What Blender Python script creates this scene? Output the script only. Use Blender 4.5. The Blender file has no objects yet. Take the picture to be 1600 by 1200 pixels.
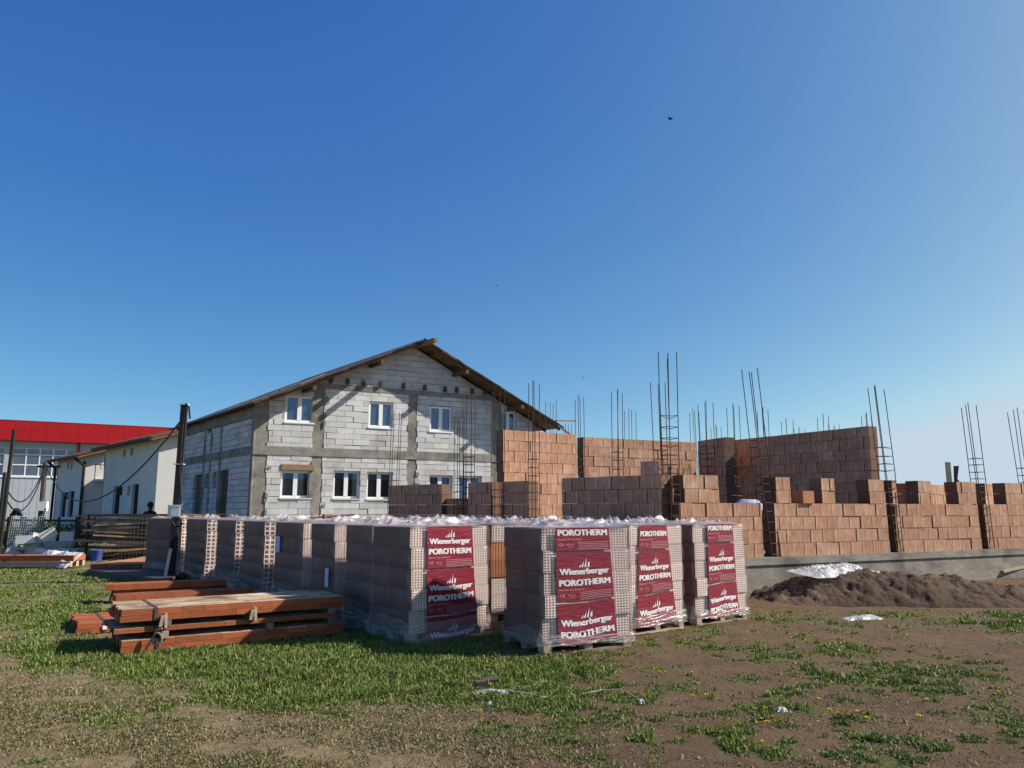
import bpy, bmesh, math, random
import numpy as np
from mathutils import Vector, Matrix

random.seed(7)
RNG = np.random.default_rng(11)
SC = bpy.context.scene
COL = SC.collection

# ------------------------------------------------------------------ camera, sky, sun, exposure
EYE = 1.53                      # eye height of the photographer
FPX, HOR = 1200.0, 797.0        # focal length and horizon row on the 1600x1200 photograph
PITCH = math.atan((HOR - 600) / FPX)
CP, SP = math.cos(PITCH), math.sin(PITCH)
cam_d = bpy.data.cameras.new('camera')
cam = bpy.data.objects.new('camera', cam_d)
COL.objects.link(cam)
cam.location = (0, 0, EYE)
cam.rotation_euler = (math.pi / 2 + PITCH, 0, 0)
cam_d.sensor_width = 36
cam_d.lens = 36 * FPX / 1600
cam_d.clip_start = 0.1
cam_d.clip_end = 8000
SC.camera = cam

SUN_AZ, SUN_EL = math.radians(4.5), math.radians(36)      # azimuth from +X towards +Y
world = bpy.data.worlds.new('World')
SC.world = world
world.use_nodes = True
wn = world.node_tree
bg = wn.nodes['Background']
sky = wn.nodes.new('ShaderNodeTexSky')
sky.sky_type = 'NISHITA'
sky.sun_disc = False
sky.sun_elevation = SUN_EL
sky.sun_rotation = math.pi / 2 - SUN_AZ
sky.altitude = 100
sky.air_density = 0.3
sky.dust_density = 1.2
sky.ozone_density = 3.0
sep = wn.nodes.new('ShaderNodeSeparateColor'); comb = wn.nodes.new('ShaderNodeCombineColor')
wn.links.new(sky.outputs[0], sep.inputs[0])
for k, (pw, ga) in enumerate(((1.37, 1.13), (.97, 1.68), (.44, 2.76))):      # clear spring sky: deeper blue overhead
    pn = wn.nodes.new('ShaderNodeMath'); pn.operation = 'POWER'; pn.inputs[1].default_value = pw
    gn = wn.nodes.new('ShaderNodeMath'); gn.operation = 'MULTIPLY'; gn.inputs[1].default_value = ga
    wn.links.new(sep.outputs[k], pn.inputs[0]); wn.links.new(pn.outputs[0], gn.inputs[0])
    cn = wn.nodes.new('ShaderNodeMath'); cn.operation = 'MINIMUM'; cn.inputs[1].default_value = (3.6, 4.4, 5.2)[k]
    wn.links.new(gn.outputs[0], cn.inputs[0]); wn.links.new(cn.outputs[0], comb.inputs[k])
wn.links.new(comb.outputs[0], bg.inputs['Color'])
bg.inputs['Strength'].default_value = 0.10
sun_d = bpy.data.lights.new('sun', 'SUN')
sun_d.energy = 5.0
sun_d.angle = math.radians(0.53)
sun_d.color = (1.0, 0.92, 0.80)
sun = bpy.data.objects.new('sun', sun_d)
COL.objects.link(sun)
SDIR = Vector((math.cos(SUN_AZ) * math.cos(SUN_EL), math.sin(SUN_AZ) * math.cos(SUN_EL), math.sin(SUN_EL)))
sun.rotation_euler = SDIR.to_track_quat('Z', 'Y').to_euler()
SC.view_settings.view_transform = 'Standard'
SC.view_settings.look = 'None'
SC.view_settings.gamma = 1
SC.view_settings.exposure = 0.62
SC.cycles.transparent_max_bounces = 16
SC.cycles.max_bounces = 6

# ------------------------------------------------------------------ where things stand: sight lines of the photograph cut with real planes
def ray(px, py):
    u, v = (px - 800) / FPX, (600 - py) / FPX
    return Vector((u, CP - v * SP, SP + v * CP))
def gnd(px, py, z=0.0):
    d = ray(px, py); t = (z - EYE) / d.z
    return Vector((d.x * t, d.y * t, z))
def at(px, py, Y):
    d = ray(px, py); t = Y / d.y
    return Vector((d.x * t, Y, EYE + d.z * t))
def on_plane(px, py, O, n):
    d = ray(px, py); o = Vector((0, 0, EYE))
    return o + d * ((O - o).dot(n) / d.dot(n))
def dirv(deg):
    return Vector((math.cos(math.radians(deg)), math.sin(math.radians(deg)), 0))
def px_of(x, y, z=0.0):
    dz = y * CP + (z - EYE) * SP
    return 800 + FPX * x / dz, 600 - FPX * (-y * SP + (z - EYE) * CP) / dz

# ------------------------------------------------------------------ value noise on numpy
def _hash(ix, iy, seed):
    n = (ix.astype(np.int64) * 374761393 + iy.astype(np.int64) * 668265263 + seed * 1442695041) & 0x7fffffff
    n = ((n ^ (n >> 13)) * 1274126177) & 0x7fffffff
    n = (n ^ (n >> 16)) & 0x7fffffff
    return n / float(0x7fffffff)
def vnoise(x, y, seed=0):
    x = np.asarray(x, float); y = np.asarray(y, float)
    ix, iy = np.floor(x), np.floor(y)
    fx, fy = x - ix, y - iy
    fx = fx * fx * (3 - 2 * fx); fy = fy * fy * (3 - 2 * fy)
    a = _hash(ix, iy, seed); b = _hash(ix + 1, iy, seed); c = _hash(ix, iy + 1, seed); d = _hash(ix + 1, iy + 1, seed)
    return (a * (1 - fx) + b * fx) * (1 - fy) + (c * (1 - fx) + d * fx) * fy
def fbm(x, y, seed=0, o=4):
    s = 0; a = .5; t = 0
    for i in range(o):
        s = s + a * vnoise(np.asarray(x) * 2 ** i, np.asarray(y) * 2 ** i, seed + i * 17); t += a; a *= .5
    return s / t

# ------------------------------------------------------------------ mesh builder
class MB:
    def __init__(s):
        s.v, s.f, s.m, s.t, s.uv = [], [], [], [], []
        s.mi = 0; s.tint = .5
    def face(s, pts, uv=None, flip=False):
        b = len(s.v)
        s.v.extend([tuple(p) for p in pts])
        idx = list(range(b, b + len(pts)))
        if flip: idx = idx[::-1]; uv = uv[::-1] if uv else None
        s.f.append(idx); s.m.append(s.mi); s.t.append(s.tint)
        s.uv.append(uv or [(0, 0)] * len(pts))
    def prism(s, poly, ext, uv=None):
        """closed prism: polygon poly (front) pushed along ext"""
        poly = [Vector(p) for p in poly]; ext = Vector(ext)
        n = len(poly)
        nn = Vector((0, 0, 0))
        for i in range(n): nn += poly[i].cross(poly[(i + 1) % n])
        if nn.dot(ext) > 0:
            poly = poly[::-1]; uv = uv[::-1] if uv else None
        b = len(s.v)
        s.v.extend([tuple(p) for p in poly]); s.v.extend([tuple(p + ext) for p in poly])
        uv = uv or [(0, 0)] * n
        s.f.append(list(range(b, b + n))); s.uv.append(list(uv))
        s.f.append(list(range(b + 2 * n - 1, b + n - 1, -1))); s.uv.append(list(uv[::-1]))
        for i in range(n):
            j = (i + 1) % n
            s.f.append([b + i, b + n + i, b + n + j, b + j]); s.uv.append([(0, 0)] * 4)
        s.m.extend([s.mi] * (n + 2)); s.t.extend([s.tint] * (n + 2))
    def box(s, o, a, b, c):
        o, a, b, c = Vector(o), Vector(a), Vector(b), Vector(c)
        s.prism([o, o + a, o + a + c, o + c], b)
    def cbox(s, cx, cy, cz, sx, sy, sz, rot=None):
        pts = Vector((cx, cy, cz))
        A, B, C = Vector((sx, 0, 0)), Vector((0, sy, 0)), Vector((0, 0, sz))
        if rot is not None: A, B, C = rot @ A, rot @ B, rot @ C
        s.box(pts - A / 2 - B / 2 - C / 2, A, B, C)
    def tube(s, pts, r, n=6, cap=True):
        pts = [Vector(p) for p in pts]
        rs = r if isinstance(r, (list, tuple)) else [r] * len(pts)
        rings = []
        for i, p in enumerate(pts):
            d = (pts[min(i + 1, len(pts) - 1)] - pts[max(i - 1, 0)]).normalized()
            ref = Vector((0, 0, 1)) if abs(d.z) < .9 else Vector((1, 0, 0))
            a = d.cross(ref).normalized(); b = d.cross(a)
            base = len(s.v)
            for k in range(n):
                an = 2 * math.pi * k / n
                s.v.append(tuple(p + (a * math.cos(an) + b * math.sin(an)) * rs[i]))
            rings.append(base)
        for i in range(len(pts) - 1):
            for k in range(n):
                j = (k + 1) % n
                s.f.append([rings[i] + k, rings[i] + j, rings[i + 1] + j, rings[i + 1] + k])
                s.m.append(s.mi); s.t.append(s.tint); s.uv.append([(0, 0)] * 4)
        if cap:
            for q in (list(range(rings[0] + n - 1, rings[0] - 1, -1)), list(range(rings[-1], rings[-1] + n))):
                s.f.append(q); s.m.append(s.mi); s.t.append(s.tint); s.uv.append([(0, 0)] * n)
    def grid(s, P, nu, nv, wrap=False):
        """P[v][u] points"""
        b = len(s.v)
        for row in P: s.v.extend([tuple(p) for p in row])
        for j in range(nv - 1):
            for i in range(nu if wrap else nu - 1):
                k = (i + 1) % nu
                s.f.append([b + j * nu + i, b + j * nu + k, b + (j + 1) * nu + k, b + (j + 1) * nu + i])
                s.m.append(s.mi); s.t.append(s.tint); s.uv.append([(i / nu, j / nv)] * 4)
    def mesh(s, name, mats, off=Vector((0, 0, 0)), smooth=False):
        me = bpy.data.meshes.new(name)
        v = np.array(s.v, dtype=np.float32) - np.array(off, dtype=np.float32)
        me.from_pydata(v.tolist(), [], s.f)
        for m in mats: me.materials.append(m)
        me.polygons.foreach_set('material_index', s.m)
        if smooth: me.polygons.foreach_set('use_smooth', [True] * len(s.f))
        at_ = me.attributes.new('tint', 'FLOAT', 'FACE'); at_.data.foreach_set('value', s.t)
        ul = me.uv_layers.new(name='UVMap')
        flat = [c for fu in s.uv for p in fu for c in p]
        ul.data.foreach_set('uv', flat)
        me.update()
        return me
    def build(s, name, mats, parent=None, smooth=False, local=False, auto=None):
        if not isinstance(mats, (list, tuple)): mats = [mats]
        off = Vector((0, 0, 0))
        if parent is not None and not local: off = world_loc(parent)
        me = s.mesh(name, mats, off, smooth)
        o = bpy.data.objects.new(name, me)
        COL.objects.link(o)
        if parent is not None: o.parent = parent
        return o
def world_loc(o):
    l = Vector((0, 0, 0))
    while o is not None:
        l += o.location; o = o.parent
    return l
def tag(o, label, cat, group=None, kind=None):
    if label: o['label'] = label
    if cat: o['category'] = cat
    if group: o['group'] = group
    if kind: o['kind'] = kind
    return o
def thing(name, label, cat, loc=(0, 0, 0), rz=0.0, group=None):
    o = bpy.data.objects.new(name, None)
    COL.objects.link(o)
    o.empty_display_size = .2
    o.location = loc; o.rotation_euler = (0, 0, rz)
    return tag(o, label, cat, group, 'thing')
def solo(mb, name, mats, label, cat, loc=None, group=None, smooth=False):
    """a thing that is one mesh, with its origin at loc"""
    if not isinstance(mats, (list, tuple)): mats = [mats]
    if loc is None:
        a = np.array(mb.v); loc = Vector(((a[:, 0].min() + a[:, 0].max()) / 2, (a[:, 1].min() + a[:, 1].max()) / 2, a[:, 2].min()))
    me = mb.mesh(name, mats, Vector(loc), smooth)
    o = bpy.data.objects.new(name, me); COL.objects.link(o); o.location = loc
    return tag(o, label, cat, group, 'thing')
def copy_tree(o, parent=None):
    c = o.copy(); COL.objects.link(c)
    if parent is not None: c.parent = parent
    for ch in list(o.children): copy_tree(ch, c)
    return c

# ------------------------------------------------------------------ materials
def mat(name, c1, c2=None, scale=3.0, rough=.85, bump=0.0, bscale=30.0, tintvar=.3, metal=0.0, spec=.3, stretch=None, detail=6, uvstripes=False, zlines=0, stain=None, stain_scale=1.2):
    m = bpy.data.materials.new(name); m.use_nodes = True
    nt = m.node_tree; N = nt.nodes; L = nt.links
    p = N['Principled BSDF']
    p.inputs['Roughness'].default_value = rough
    p.inputs['Metallic'].default_value = metal
    p.inputs['Specular IOR Level'].default_value = spec
    tc = N.new('ShaderNodeTexCoord')
    vec = tc.outputs['Object']
    if stretch:
        mp = N.new('ShaderNodeMapping'); mp.inputs['Scale'].default_value = stretch
        L.new(vec, mp.inputs[0]); vec = mp.outputs[0]
    nz = N.new('ShaderNodeTexNoise'); nz.inputs['Scale'].default_value = scale; nz.inputs['Detail'].default_value = detail; nz.inputs['Roughness'].default_value = .65
    L.new(vec, nz.inputs['Vector'])
    rmp = N.new('ShaderNodeMapRange'); rmp.inputs['From Min'].default_value = .3; rmp.inputs['From Max'].default_value = .7
    L.new(nz.outputs[0], rmp.inputs[0])
    mx = N.new('ShaderNodeMix'); mx.data_type = 'RGBA'
    mx.inputs[6].default_value = (*c1, 1); mx.inputs[7].default_value = (*(c2 or c1), 1)
    L.new(rmp.outputs[0], mx.inputs[0])
    out = mx.outputs[2]
    if stain:
        n2 = N.new('ShaderNodeTexNoise'); n2.inputs['Scale'].default_value = stain_scale; n2.inputs['Detail'].default_value = 5
        L.new(tc.outputs['Object'], n2.inputs['Vector'])
        r2 = N.new('ShaderNodeMapRange'); r2.inputs['From Min'].default_value = .52; r2.inputs['From Max'].default_value = .68
        L.new(n2.outputs[0], r2.inputs[0])
        m2 = N.new('ShaderNodeMix'); m2.data_type = 'RGBA'; m2.inputs[7].default_value = (*stain, 1)
        L.new(r2.outputs[0], m2.inputs[0]); L.new(out, m2.inputs[6]); out = m2.outputs[2]
    if tintvar:
        a = N.new('ShaderNodeAttribute'); a.attribute_name = 'tint'
        mr = N.new('ShaderNodeMapRange'); mr.inputs['To Min'].default_value = 1 - tintvar; mr.inputs['To Max'].default_value = 1 + tintvar
        L.new(a.outputs['Fac'], mr.inputs[0])
        hs = N.new('ShaderNodeHueSaturation'); L.new(out, hs.inputs['Color']); L.new(mr.outputs[0], hs.inputs['Value'])
        out = hs.outputs[0]
    if zlines:
        sp = N.new('ShaderNodeSeparateXYZ'); L.new(tc.outputs['Object'], sp.inputs[0])
        mm = N.new('ShaderNodeMath'); mm.operation = 'MULTIPLY'; mm.inputs[1].default_value = zlines; L.new(sp.outputs[2], mm.inputs[0])
        fr_ = N.new('ShaderNodeMath'); fr_.operation = 'FRACT'; L.new(mm.outputs[0], fr_.inputs[0])
        ls = N.new('ShaderNodeMapRange'); ls.inputs['From Min'].default_value = .10; ls.inputs['From Max'].default_value = .22; ls.inputs['To Min'].default_value = .55; L.new(fr_.outputs[0], ls.inputs[0])
        hz = N.new('ShaderNodeHueSaturation'); L.new(out, hz.inputs['Color']); L.new(ls.outputs[0], hz.inputs['Value']); out = hz.outputs[0]
    hgt = None
    if uvstripes:
        uv = N.new('ShaderNodeUVMap')
        mp = N.new('ShaderNodeMapping'); mp.inputs['Scale'].default_value = (1, .25, 1)
        L.new(uv.outputs[0], mp.inputs[0])
        ns = N.new('ShaderNodeTexNoise'); ns.inputs['Scale'].default_value = 24; ns.inputs['Detail'].default_value = 2
        L.new(mp.outputs[0], ns.inputs['Vector'])
        mr = N.new('ShaderNodeMapRange'); mr.inputs['From Min'].default_value = .3; mr.inputs['From Max'].default_value = .7
        mr.inputs['To Min'].default_value = .78; mr.inputs['To Max'].default_value = 1.20
        L.new(ns.outputs[0], mr.inputs[0])
        hs = N.new('ShaderNodeHueSaturation'); L.new(out, hs.inputs['Color']); L.new(mr.outputs[0], hs.inputs['Value'])
        out = hs.outputs[0]
        sx_n = N.new('ShaderNodeSeparateXYZ'); L.new(uv.outputs[0], sx_n.inputs[0])
        cr = N.new('ShaderNodeValToRGB'); cr.color_ramp.interpolation = 'LINEAR'
        e = cr.color_ramp.elements; e[0].position = 0.0; e[0].color = (.35, .35, .35, 1); e[1].position = .5; e[1].color = (1, 1, 1, 1)
        for pp, vv in ((.010, .40), (.018, 1.25), (.055, 1.22), (.075, 1.0)): q_ = e.new(pp); q_.color = (vv, vv, vv, 1)
        L.new(sx_n.outputs[0], cr.inputs[0])
        ml = N.new('ShaderNodeMix'); ml.data_type = 'RGBA'; ml.blend_type = 'MULTIPLY'; ml.inputs[0].default_value = 1
        L.new(out, ml.inputs[6]); L.new(cr.outputs[0], ml.inputs[7]); out = ml.outputs[2]
        wv = N.new('ShaderNodeTexWave'); wv.bands_direction = 'X'; wv.inputs['Scale'].default_value = 13; wv.inputs['Distortion'].default_value = .2
        L.new(uv.outputs[0], wv.inputs['Vector'])
        bp = N.new('ShaderNodeBump'); bp.inputs['Strength'].default_value = .5; bp.inputs['Distance'].default_value = .006
        L.new(wv.outputs[0], bp.inputs['Height']); L.new(bp.outputs[0], p.inputs['Normal'])
        hgt = bp
    L.new(out, p.inputs['Base Color'])
    if bump:
        nb = N.new('ShaderNodeTexNoise'); nb.inputs['Scale'].default_value = bscale; nb.inputs['Detail'].default_value = 5
        L.new(vec, nb.inputs['Vector'])
        bp = N.new('ShaderNodeBump'); bp.inputs['Strength'].default_value = min(1, bump); bp.inputs['Distance'].default_value = .02
        L.new(nb.outputs[0], bp.inputs['Height'])
        if hgt: L.new(hgt.outputs[0], bp.inputs['Normal'])
        L.new(bp.outputs[0], p.inputs['Normal'])
    return m

M = {}
M['clay'] = mat('fired clay block', (.385, .195, .117), (.45, .262, .172), 5, .9, .25, 60, .11, uvstripes=True, stain=(.48, .32, .23), stain_scale=1.5)
M['clay_shaded'] = mat('shade darkened packed brick', (.135, .068, .046), (.19, .103, .072), 6, .9, .2, 50, .18)  # darker than the brick ends: shade of the pallet sides put into the colour
M['clay_raw'] = mat('bare orange clay', (.38, .15, .075), (.46, .20, .10), 6, .9, .2, 50, .2)
M['clay_end'] = mat('hollow clay end', (.62, .50, .44), (.68, .57, .51), 6, .9, .2, 50, .12)
M['lintel'] = mat('ceramic lintel face', (.27, .072, .026), (.36, .105, .04), 7, .8, .25, 40, .22, stretch=(1, 1, 6), zlines=47)
M['lintel_top'] = mat('mortar filled lintel top', (.33, .235, .15), (.44, .34, .235), 5, .9, .3, 40, .40, stain=(.20, .10, .05), stain_scale=2.6)
M['aac'] = mat('aerated concrete block', (.48, .47, .46), (.57, .565, .56), 2.5, .92, .25, 40, .13, stain=(.42, .40, .375), stain_scale=.9)
M['concrete'] = mat('cast concrete', (.165, .15, .13), (.29, .27, .235), 3.5, .9, .5, 12, .12, stain=(.12, .115, .105), stain_scale=1.3)
M['found'] = mat('foundation concrete', (.17, .155, .13), (.31, .285, .24), 2.6, .9, .35, 9, .12, stretch=(.8, .8, 2.2), detail=9, stain=(.125, .112, .094), stain_scale=1.4)
M['wood'] = mat('fresh sawn wood', (.20, .115, .062), (.31, .19, .105), 8, .8, .2, 60, .3, stretch=(1, 1, 1))
M['wood_pale'] = mat('bleached board', (.46, .42, .37), (.54, .50, .45), 8, .8, .2, 50, .1)
M['wood_grey'] = mat('weathered wood', (.17, .13, .10), (.27, .215, .165), 8, .85, .3, 50, .45)
M['wood_pallet'] = mat('pallet wood', (.30, .23, .17), (.42, .33, .25), 8, .85, .3, 50, .3)
M['wood_dark'] = mat('dark stained timber', (.055, .04, .035), (.09, .07, .06), 6, .7, .3, 40, .3)
M['steel'] = mat('rusty rebar', (.035, .018, .013), (.065, .032, .022), 20, .7, 0, 1, .2, metal=.2)
M['black'] = mat('black pole', (.010, .009, .009), (.018, .016, .015), 8, .6, .1, 30, .1)
M['cable'] = mat('black cable', (.012, .012, .013), None, 8, .5, 0, 1, 0)
M['render'] = mat('pale render', (.57, .56, .54), (.64, .63, .61), 1.2, .9, .25, 25, 0, stain=(.52, .51, .485), stain_scale=.6)
M['white'] = mat('white plastic', (.72, .73, .74), (.78, .78, .78), 6, .4, 0, 1, .05)
M['redclad'] = mat('red cladding', (.33, .005, .008), (.35, .007, .010), 2, .45, 0, 1, .025)
M['greyclad'] = mat('grey sheet cladding', (.33, .36, .40), (.38, .41, .45), 1, .5, 0, 1, .06)
M['tile'] = mat('brown roof tile', (.115, .045, .032), (.19, .075, .05), 6, .8, .4, 8, .35)
M['wood_roof'] = mat('brown roof timber', (.085, .052, .032), (.15, .095, .058), 8, .85, .3, 50, .4)
M['felt'] = mat('dark roof membrane', (.05, .045, .045), (.09, .08, .075), 5, .8, .3, 8, .2)
M['soil'] = mat('dug soil', (.045, .026, .0155), (.082, .049, .030), 4, .95, 1.0, 18, .25, stain=(.105, .066, .042), stain_scale=1.1, detail=9)
M['void'] = mat('dark interior', (.012, .011, .010), (.02, .018, .016), 3, .95, 0, 1, 0)  # near-black; on the room backings it paints the shade indoors
M['blue'] = mat('blue plastic bucket', (.05, .08, .30), (.07, .10, .36), 6, .45, 0, 1, .1)
M['grey_box'] = mat('grey meter box', (.55, .57, .57), (.60, .62, .62), 6, .5, 0, 1, .05)
M['mesh_wire'] = mat('galvanised wire', (.13, .12, .115), (.19, .18, .17), 20, .5, 0, 1, .1, metal=.5)
M['skin'] = mat('skin', (.10, .055, .035), None, 6, .6, 0, 1, 0)
M['cloth_black'] = mat('black shirt', (.012, .012, .014), (.02, .02, .022), 20, .9, .2, 60, 0)
M['cloth_olive'] = mat('olive trousers', (.085, .07, .025), (.11, .09, .035), 20, .9, .2, 60, 0)
M['hair'] = mat('black hair', (.008, .007, .007), None, 20, .6, .2, 60, 0)
M['paper'] = mat('paper slip', (.42, .55, .72), (.50, .62, .78), 5, .6, 0, 1, .1)
M['feather'] = mat('dark feathers', (.01, .01, .012), (.02, .02, .022), 20, .7, 0, 1, 0)
M['leaf'] = mat('weed leaves', (.035, .075, .014), (.075, .125, .03), 6, .7, 0, 1, .5)
M['yellow'] = mat('dandelion yellow', (.75, .52, .01), (.8, .6, .02), 40, .8, .3, 80, .1)
M['stone'] = mat('small pale stone', (.30, .26, .21), (.42, .38, .32), 9, .9, .4, 30, .2)

def film_mat(name, cover, warm, brightness=.8):
    """clear stretch film: part lets light through, part is milky and shiny"""
    m = bpy.data.materials.new(name); m.use_nodes = True
    nt = m.node_tree; N = nt.nodes; L = nt.links
    for n in list(N):
        if n.type == 'BSDF_PRINCIPLED': N.remove(n)
    out = [n for n in N if n.type == 'OUTPUT_MATERIAL'][0]
    tc = N.new('ShaderNodeTexCoord')
    mp = N.new('ShaderNodeMapping'); mp.inputs['Scale'].default_value = (2.2, 2.2, 7); mp.inputs['Rotation'].default_value = (.25, .3, 0)
    L.new(tc.outputs['Object'], mp.inputs[0])
    nz = N.new('ShaderNodeTexNoise'); nz.inputs['Scale'].default_value = 3; nz.inputs['Detail'].default_value = 6; nz.inputs['Distortion'].default_value = 1.2
    L.new(mp.outputs[0], nz.inputs['Vector'])
    bp = N.new('ShaderNodeBump'); bp.inputs['Strength'].default_value = .6; bp.inputs['Distance'].default_value = .02
    L.new(nz.outputs[0], bp.inputs['Height'])
    tr = N.new('ShaderNodeBsdfTransparent'); tr.inputs[0].default_value = (.97, .96, .97, 1)
    df = N.new('ShaderNodeBsdfDiffuse'); df.inputs[0].default_value = (brightness, brightness * (1 - warm), brightness * (1 - warm), 1)
    tl = N.new('ShaderNodeBsdfTranslucent'); tl.inputs[0].default_value = (brightness, brightness * (1 - warm), brightness * (1 - warm), 1)
    gl = N.new('ShaderNodeBsdfGlossy'); gl.inputs['Roughness'].default_value = .22; gl.inputs[0].default_value = (.9, .9, .9, 1)
    for b in (df, gl, tl): L.new(bp.outputs[0], b.inputs['Normal'])
    m0 = N.new('ShaderNodeMixShader'); m0.inputs[0].default_value = .3
    L.new(df.outputs[0], m0.inputs[1]); L.new(tl.outputs[0], m0.inputs[2])
    fr = N.new('ShaderNodeFresnel'); fr.inputs[0].default_value = 1.45; L.new(bp.outputs[0], fr.inputs['Normal'])
    m1 = N.new('ShaderNodeMixShader')
    ad = N.new('ShaderNodeMath'); ad.operation = 'ADD'; ad.inputs[1].default_value = .10
    L.new(fr.outputs[0], ad.inputs[0]); L.new(ad.outputs[0], m1.inputs[0])
    L.new(m0.outputs[0], m1.inputs[1]); L.new(gl.outputs[0], m1.inputs[2])
    mr = N.new('ShaderNodeMapRange'); mr.inputs['From Min'].default_value = .3; mr.inputs['From Max'].default_value = .75
    mr.inputs['To Min'].default_value = cover * .65; mr.inputs['To Max'].default_value = min(1, cover * 1.45)
    L.new(nz.outputs[0], mr.inputs[0])
    m2 = N.new('ShaderNodeMixShader')
    L.new(mr.outputs[0], m2.inputs[0]); L.new(tr.outputs[0], m2.inputs[1]); L.new(m1.outputs[0], m2.inputs[2])
    L.new(m2.outputs[0], out.inputs[0])
    return m
M['film'] = film_mat('stretch film', .085, .10)
M['film_skirt'] = film_mat('gathered film', .20, .02, .85)
M['film_top'] = film_mat('crumpled film', .50, .08, .84)
M['sheet'] = film_mat('white plastic sheet', .93, .0, .82)

def print_mat():
    m = bpy.data.materials.new('printed red film'); m.use_nodes = True
    nt = m.node_tree; N = nt.nodes; L = nt.links; p = N['Principled BSDF']
    p.inputs['Roughness'].default_value = .28
    tc = N.new('ShaderNodeTexCoord'); mp = N.new('ShaderNodeMapping'); mp.inputs['Scale'].default_value = (3, 1, 14); mp.inputs['Rotation'].default_value = (0, .12, 0)
    L.new(tc.outputs['Object'], mp.inputs[0])
    nz = N.new('ShaderNodeTexNoise'); nz.inputs['Scale'].default_value = 2.2; nz.inputs['Detail'].default_value = 5; nz.inputs['Distortion'].default_value = .8
    L.new(mp.outputs[0], nz.inputs['Vector'])
    mx = N.new('ShaderNodeMix'); mx.data_type = 'RGBA'; mx.inputs[6].default_value = (.17, .016, .028, 1); mx.inputs[7].default_value = (.26, .034, .052, 1)
    L.new(nz.outputs[0], mx.inputs[0]); L.new(mx.outputs[2], p.inputs['Base Color'])
    bp = N.new('ShaderNodeBump'); bp.inputs['Strength'].default_value = .5; bp.inputs['Distance'].default_value = .016
    L.new(nz.outputs[0], bp.inputs['Height']); L.new(bp.outputs[0], p.inputs['Normal'])
    return m
M['print'] = print_mat()
M['ink'] = mat('white print', (.66, .63, .63), (.72, .70, .70), 9, .45, 0, 1, 0)
M['ink_faint'] = mat('faint pink print', (.50, .30, .32), (.56, .36, .38), 9, .45, 0, 1, 0)

def glass_mat(name, col, metal, rough=.04):
    m = bpy.data.materials.new(name); m.use_nodes = True
    p = m.node_tree.nodes['Principled BSDF']
    p.inputs['Base Color'].default_value = (*col, 1); p.inputs['Roughness'].default_value = rough; p.inputs['Metallic'].default_value = metal
    p.inputs['Specular IOR Level'].default_value = .8
    return m
M['glass'] = glass_mat('window glass', (.07, .12, .21), .55)
M['glass_dark'] = glass_mat('dark window glass', (.012, .014, .02), .1)
M['glass_fac'] = glass_mat('factory glass', (.10, .13, .17), .5)

# ------------------------------------------------------------------ ground: one sheet to the horizon, cover of grass and bare soil
dand = [(1195, 1112), (1296, 1118), (1340, 1121), (1355, 1128), (1281, 1098), (1310, 1122), (1440, 1128), (1436, 1124), (1560, 1088), (1448, 1098), (1083, 1094), (1104, 1092), (1192, 1166), (1300, 1052), (1368, 1076), (1081, 1056), (1190, 1130), (1247, 1086), (1199, 1137), (1279, 1134), (764, 1024), (900, 1024), (763, 1053), (751, 1096), (226, 1078), (470, 1025), (1040, 1055), (1030, 1056), (880, 1022)]
PXB = [(x_, y_, 26, 6, .75) for x_, y_ in dand] + [  # (px, py, rx, ry, amount) patches of green seen on the photograph, fixed to the ground where they grow
    (650, 1055, 430, 52, 1.15), (300, 1040, 260, 32, .95), (560, 1000, 330, 30, 1.0), (130, 1020, 130, 34, .8), (60, 960, 130, 60, .85), (60, 905, 160, 22, .8), (260, 905, 120, 30, .7), (960, 1000, 200, 22, .55),
    (1130, 985, 120, 14, .55), (1300, 985, 160, 16, .6), (1560, 972, 140, 17, 1.0), (1440, 962, 130, 10, .5), (1230, 965, 80, 8, .55),
    (870, 1095, 160, 28, .55), (800, 1140, 90, 16, .35), (1080, 1050, 70, 14, .55), (1010, 1095, 100, 24, .45), (1100, 1150, 110, 22, .45), (1330, 1128, 45, 10, .6),
    (1440, 1100, 60, 8, .5), (1490, 1060, 40, 8, .5), (1580, 1040, 50, 6, .55), (1460, 1170, 80, 14, .55), (1400, 1195, 60, 12, .5), (1570, 1020, 40, 5, .45),
    (1150, 1000, 260, 40, .56), (1350, 1060, 330, 60, .46), (1200, 1140, 260, 50, .50), (1000, 1060, 160, 50, .55), (950, 1150, 160, 40, .42), (1450, 1150, 200, 50, .42), (1190, 1055, 35, 6, .5), (1260, 1095, 60, 8, .5), (1360, 1075, 40, 7, .4), (1290, 1032, 60, 6, .3), (160, 1110, 200, 22, .25), (420, 1165, 160, 25, .22), (120, 1180, 160, 22, .2),
    (560, 1110, 160, 14, .45), (330, 1080, 160, 14, .4), (1120, 1020, 60, 8, .4), (1200, 1120, 40, 8, .5), (1550, 1105, 50, 6, .4), (1330, 1160, 60, 10, .3)]
def cover(x, y):
    """0..~1.3, how thick the green stands at (x, y)"""
    px, py = px_of(x, y)
    d = np.zeros_like(px)
    for (cx, cy, rx, ry, a) in PXB:
        d = np.maximum(d, a * np.exp(-(((px - cx) / rx) ** 2 + ((py - cy) / ry) ** 2) ** 1.5))
    far = np.clip((y - 14) / 8, 0, 1)
    d = np.maximum(d, .55 * far)
    n = fbm(x * 1.7, y * 1.7, 5); n2 = fbm(x * 5.5, y * 5.5, 9)
    n3 = fbm(x * 14, y * 14, 13, 2); d = d * np.where(px > 900, np.clip((n2 - .34) * 4.5, 0, 1.15), 1); return d * (.55 + 1.0 * n) + .85 * (n - .48) + (.75 * (n2 - .5) + .5 * (n3 - .5)) * np.clip(d * 4, 0, 1)
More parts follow.
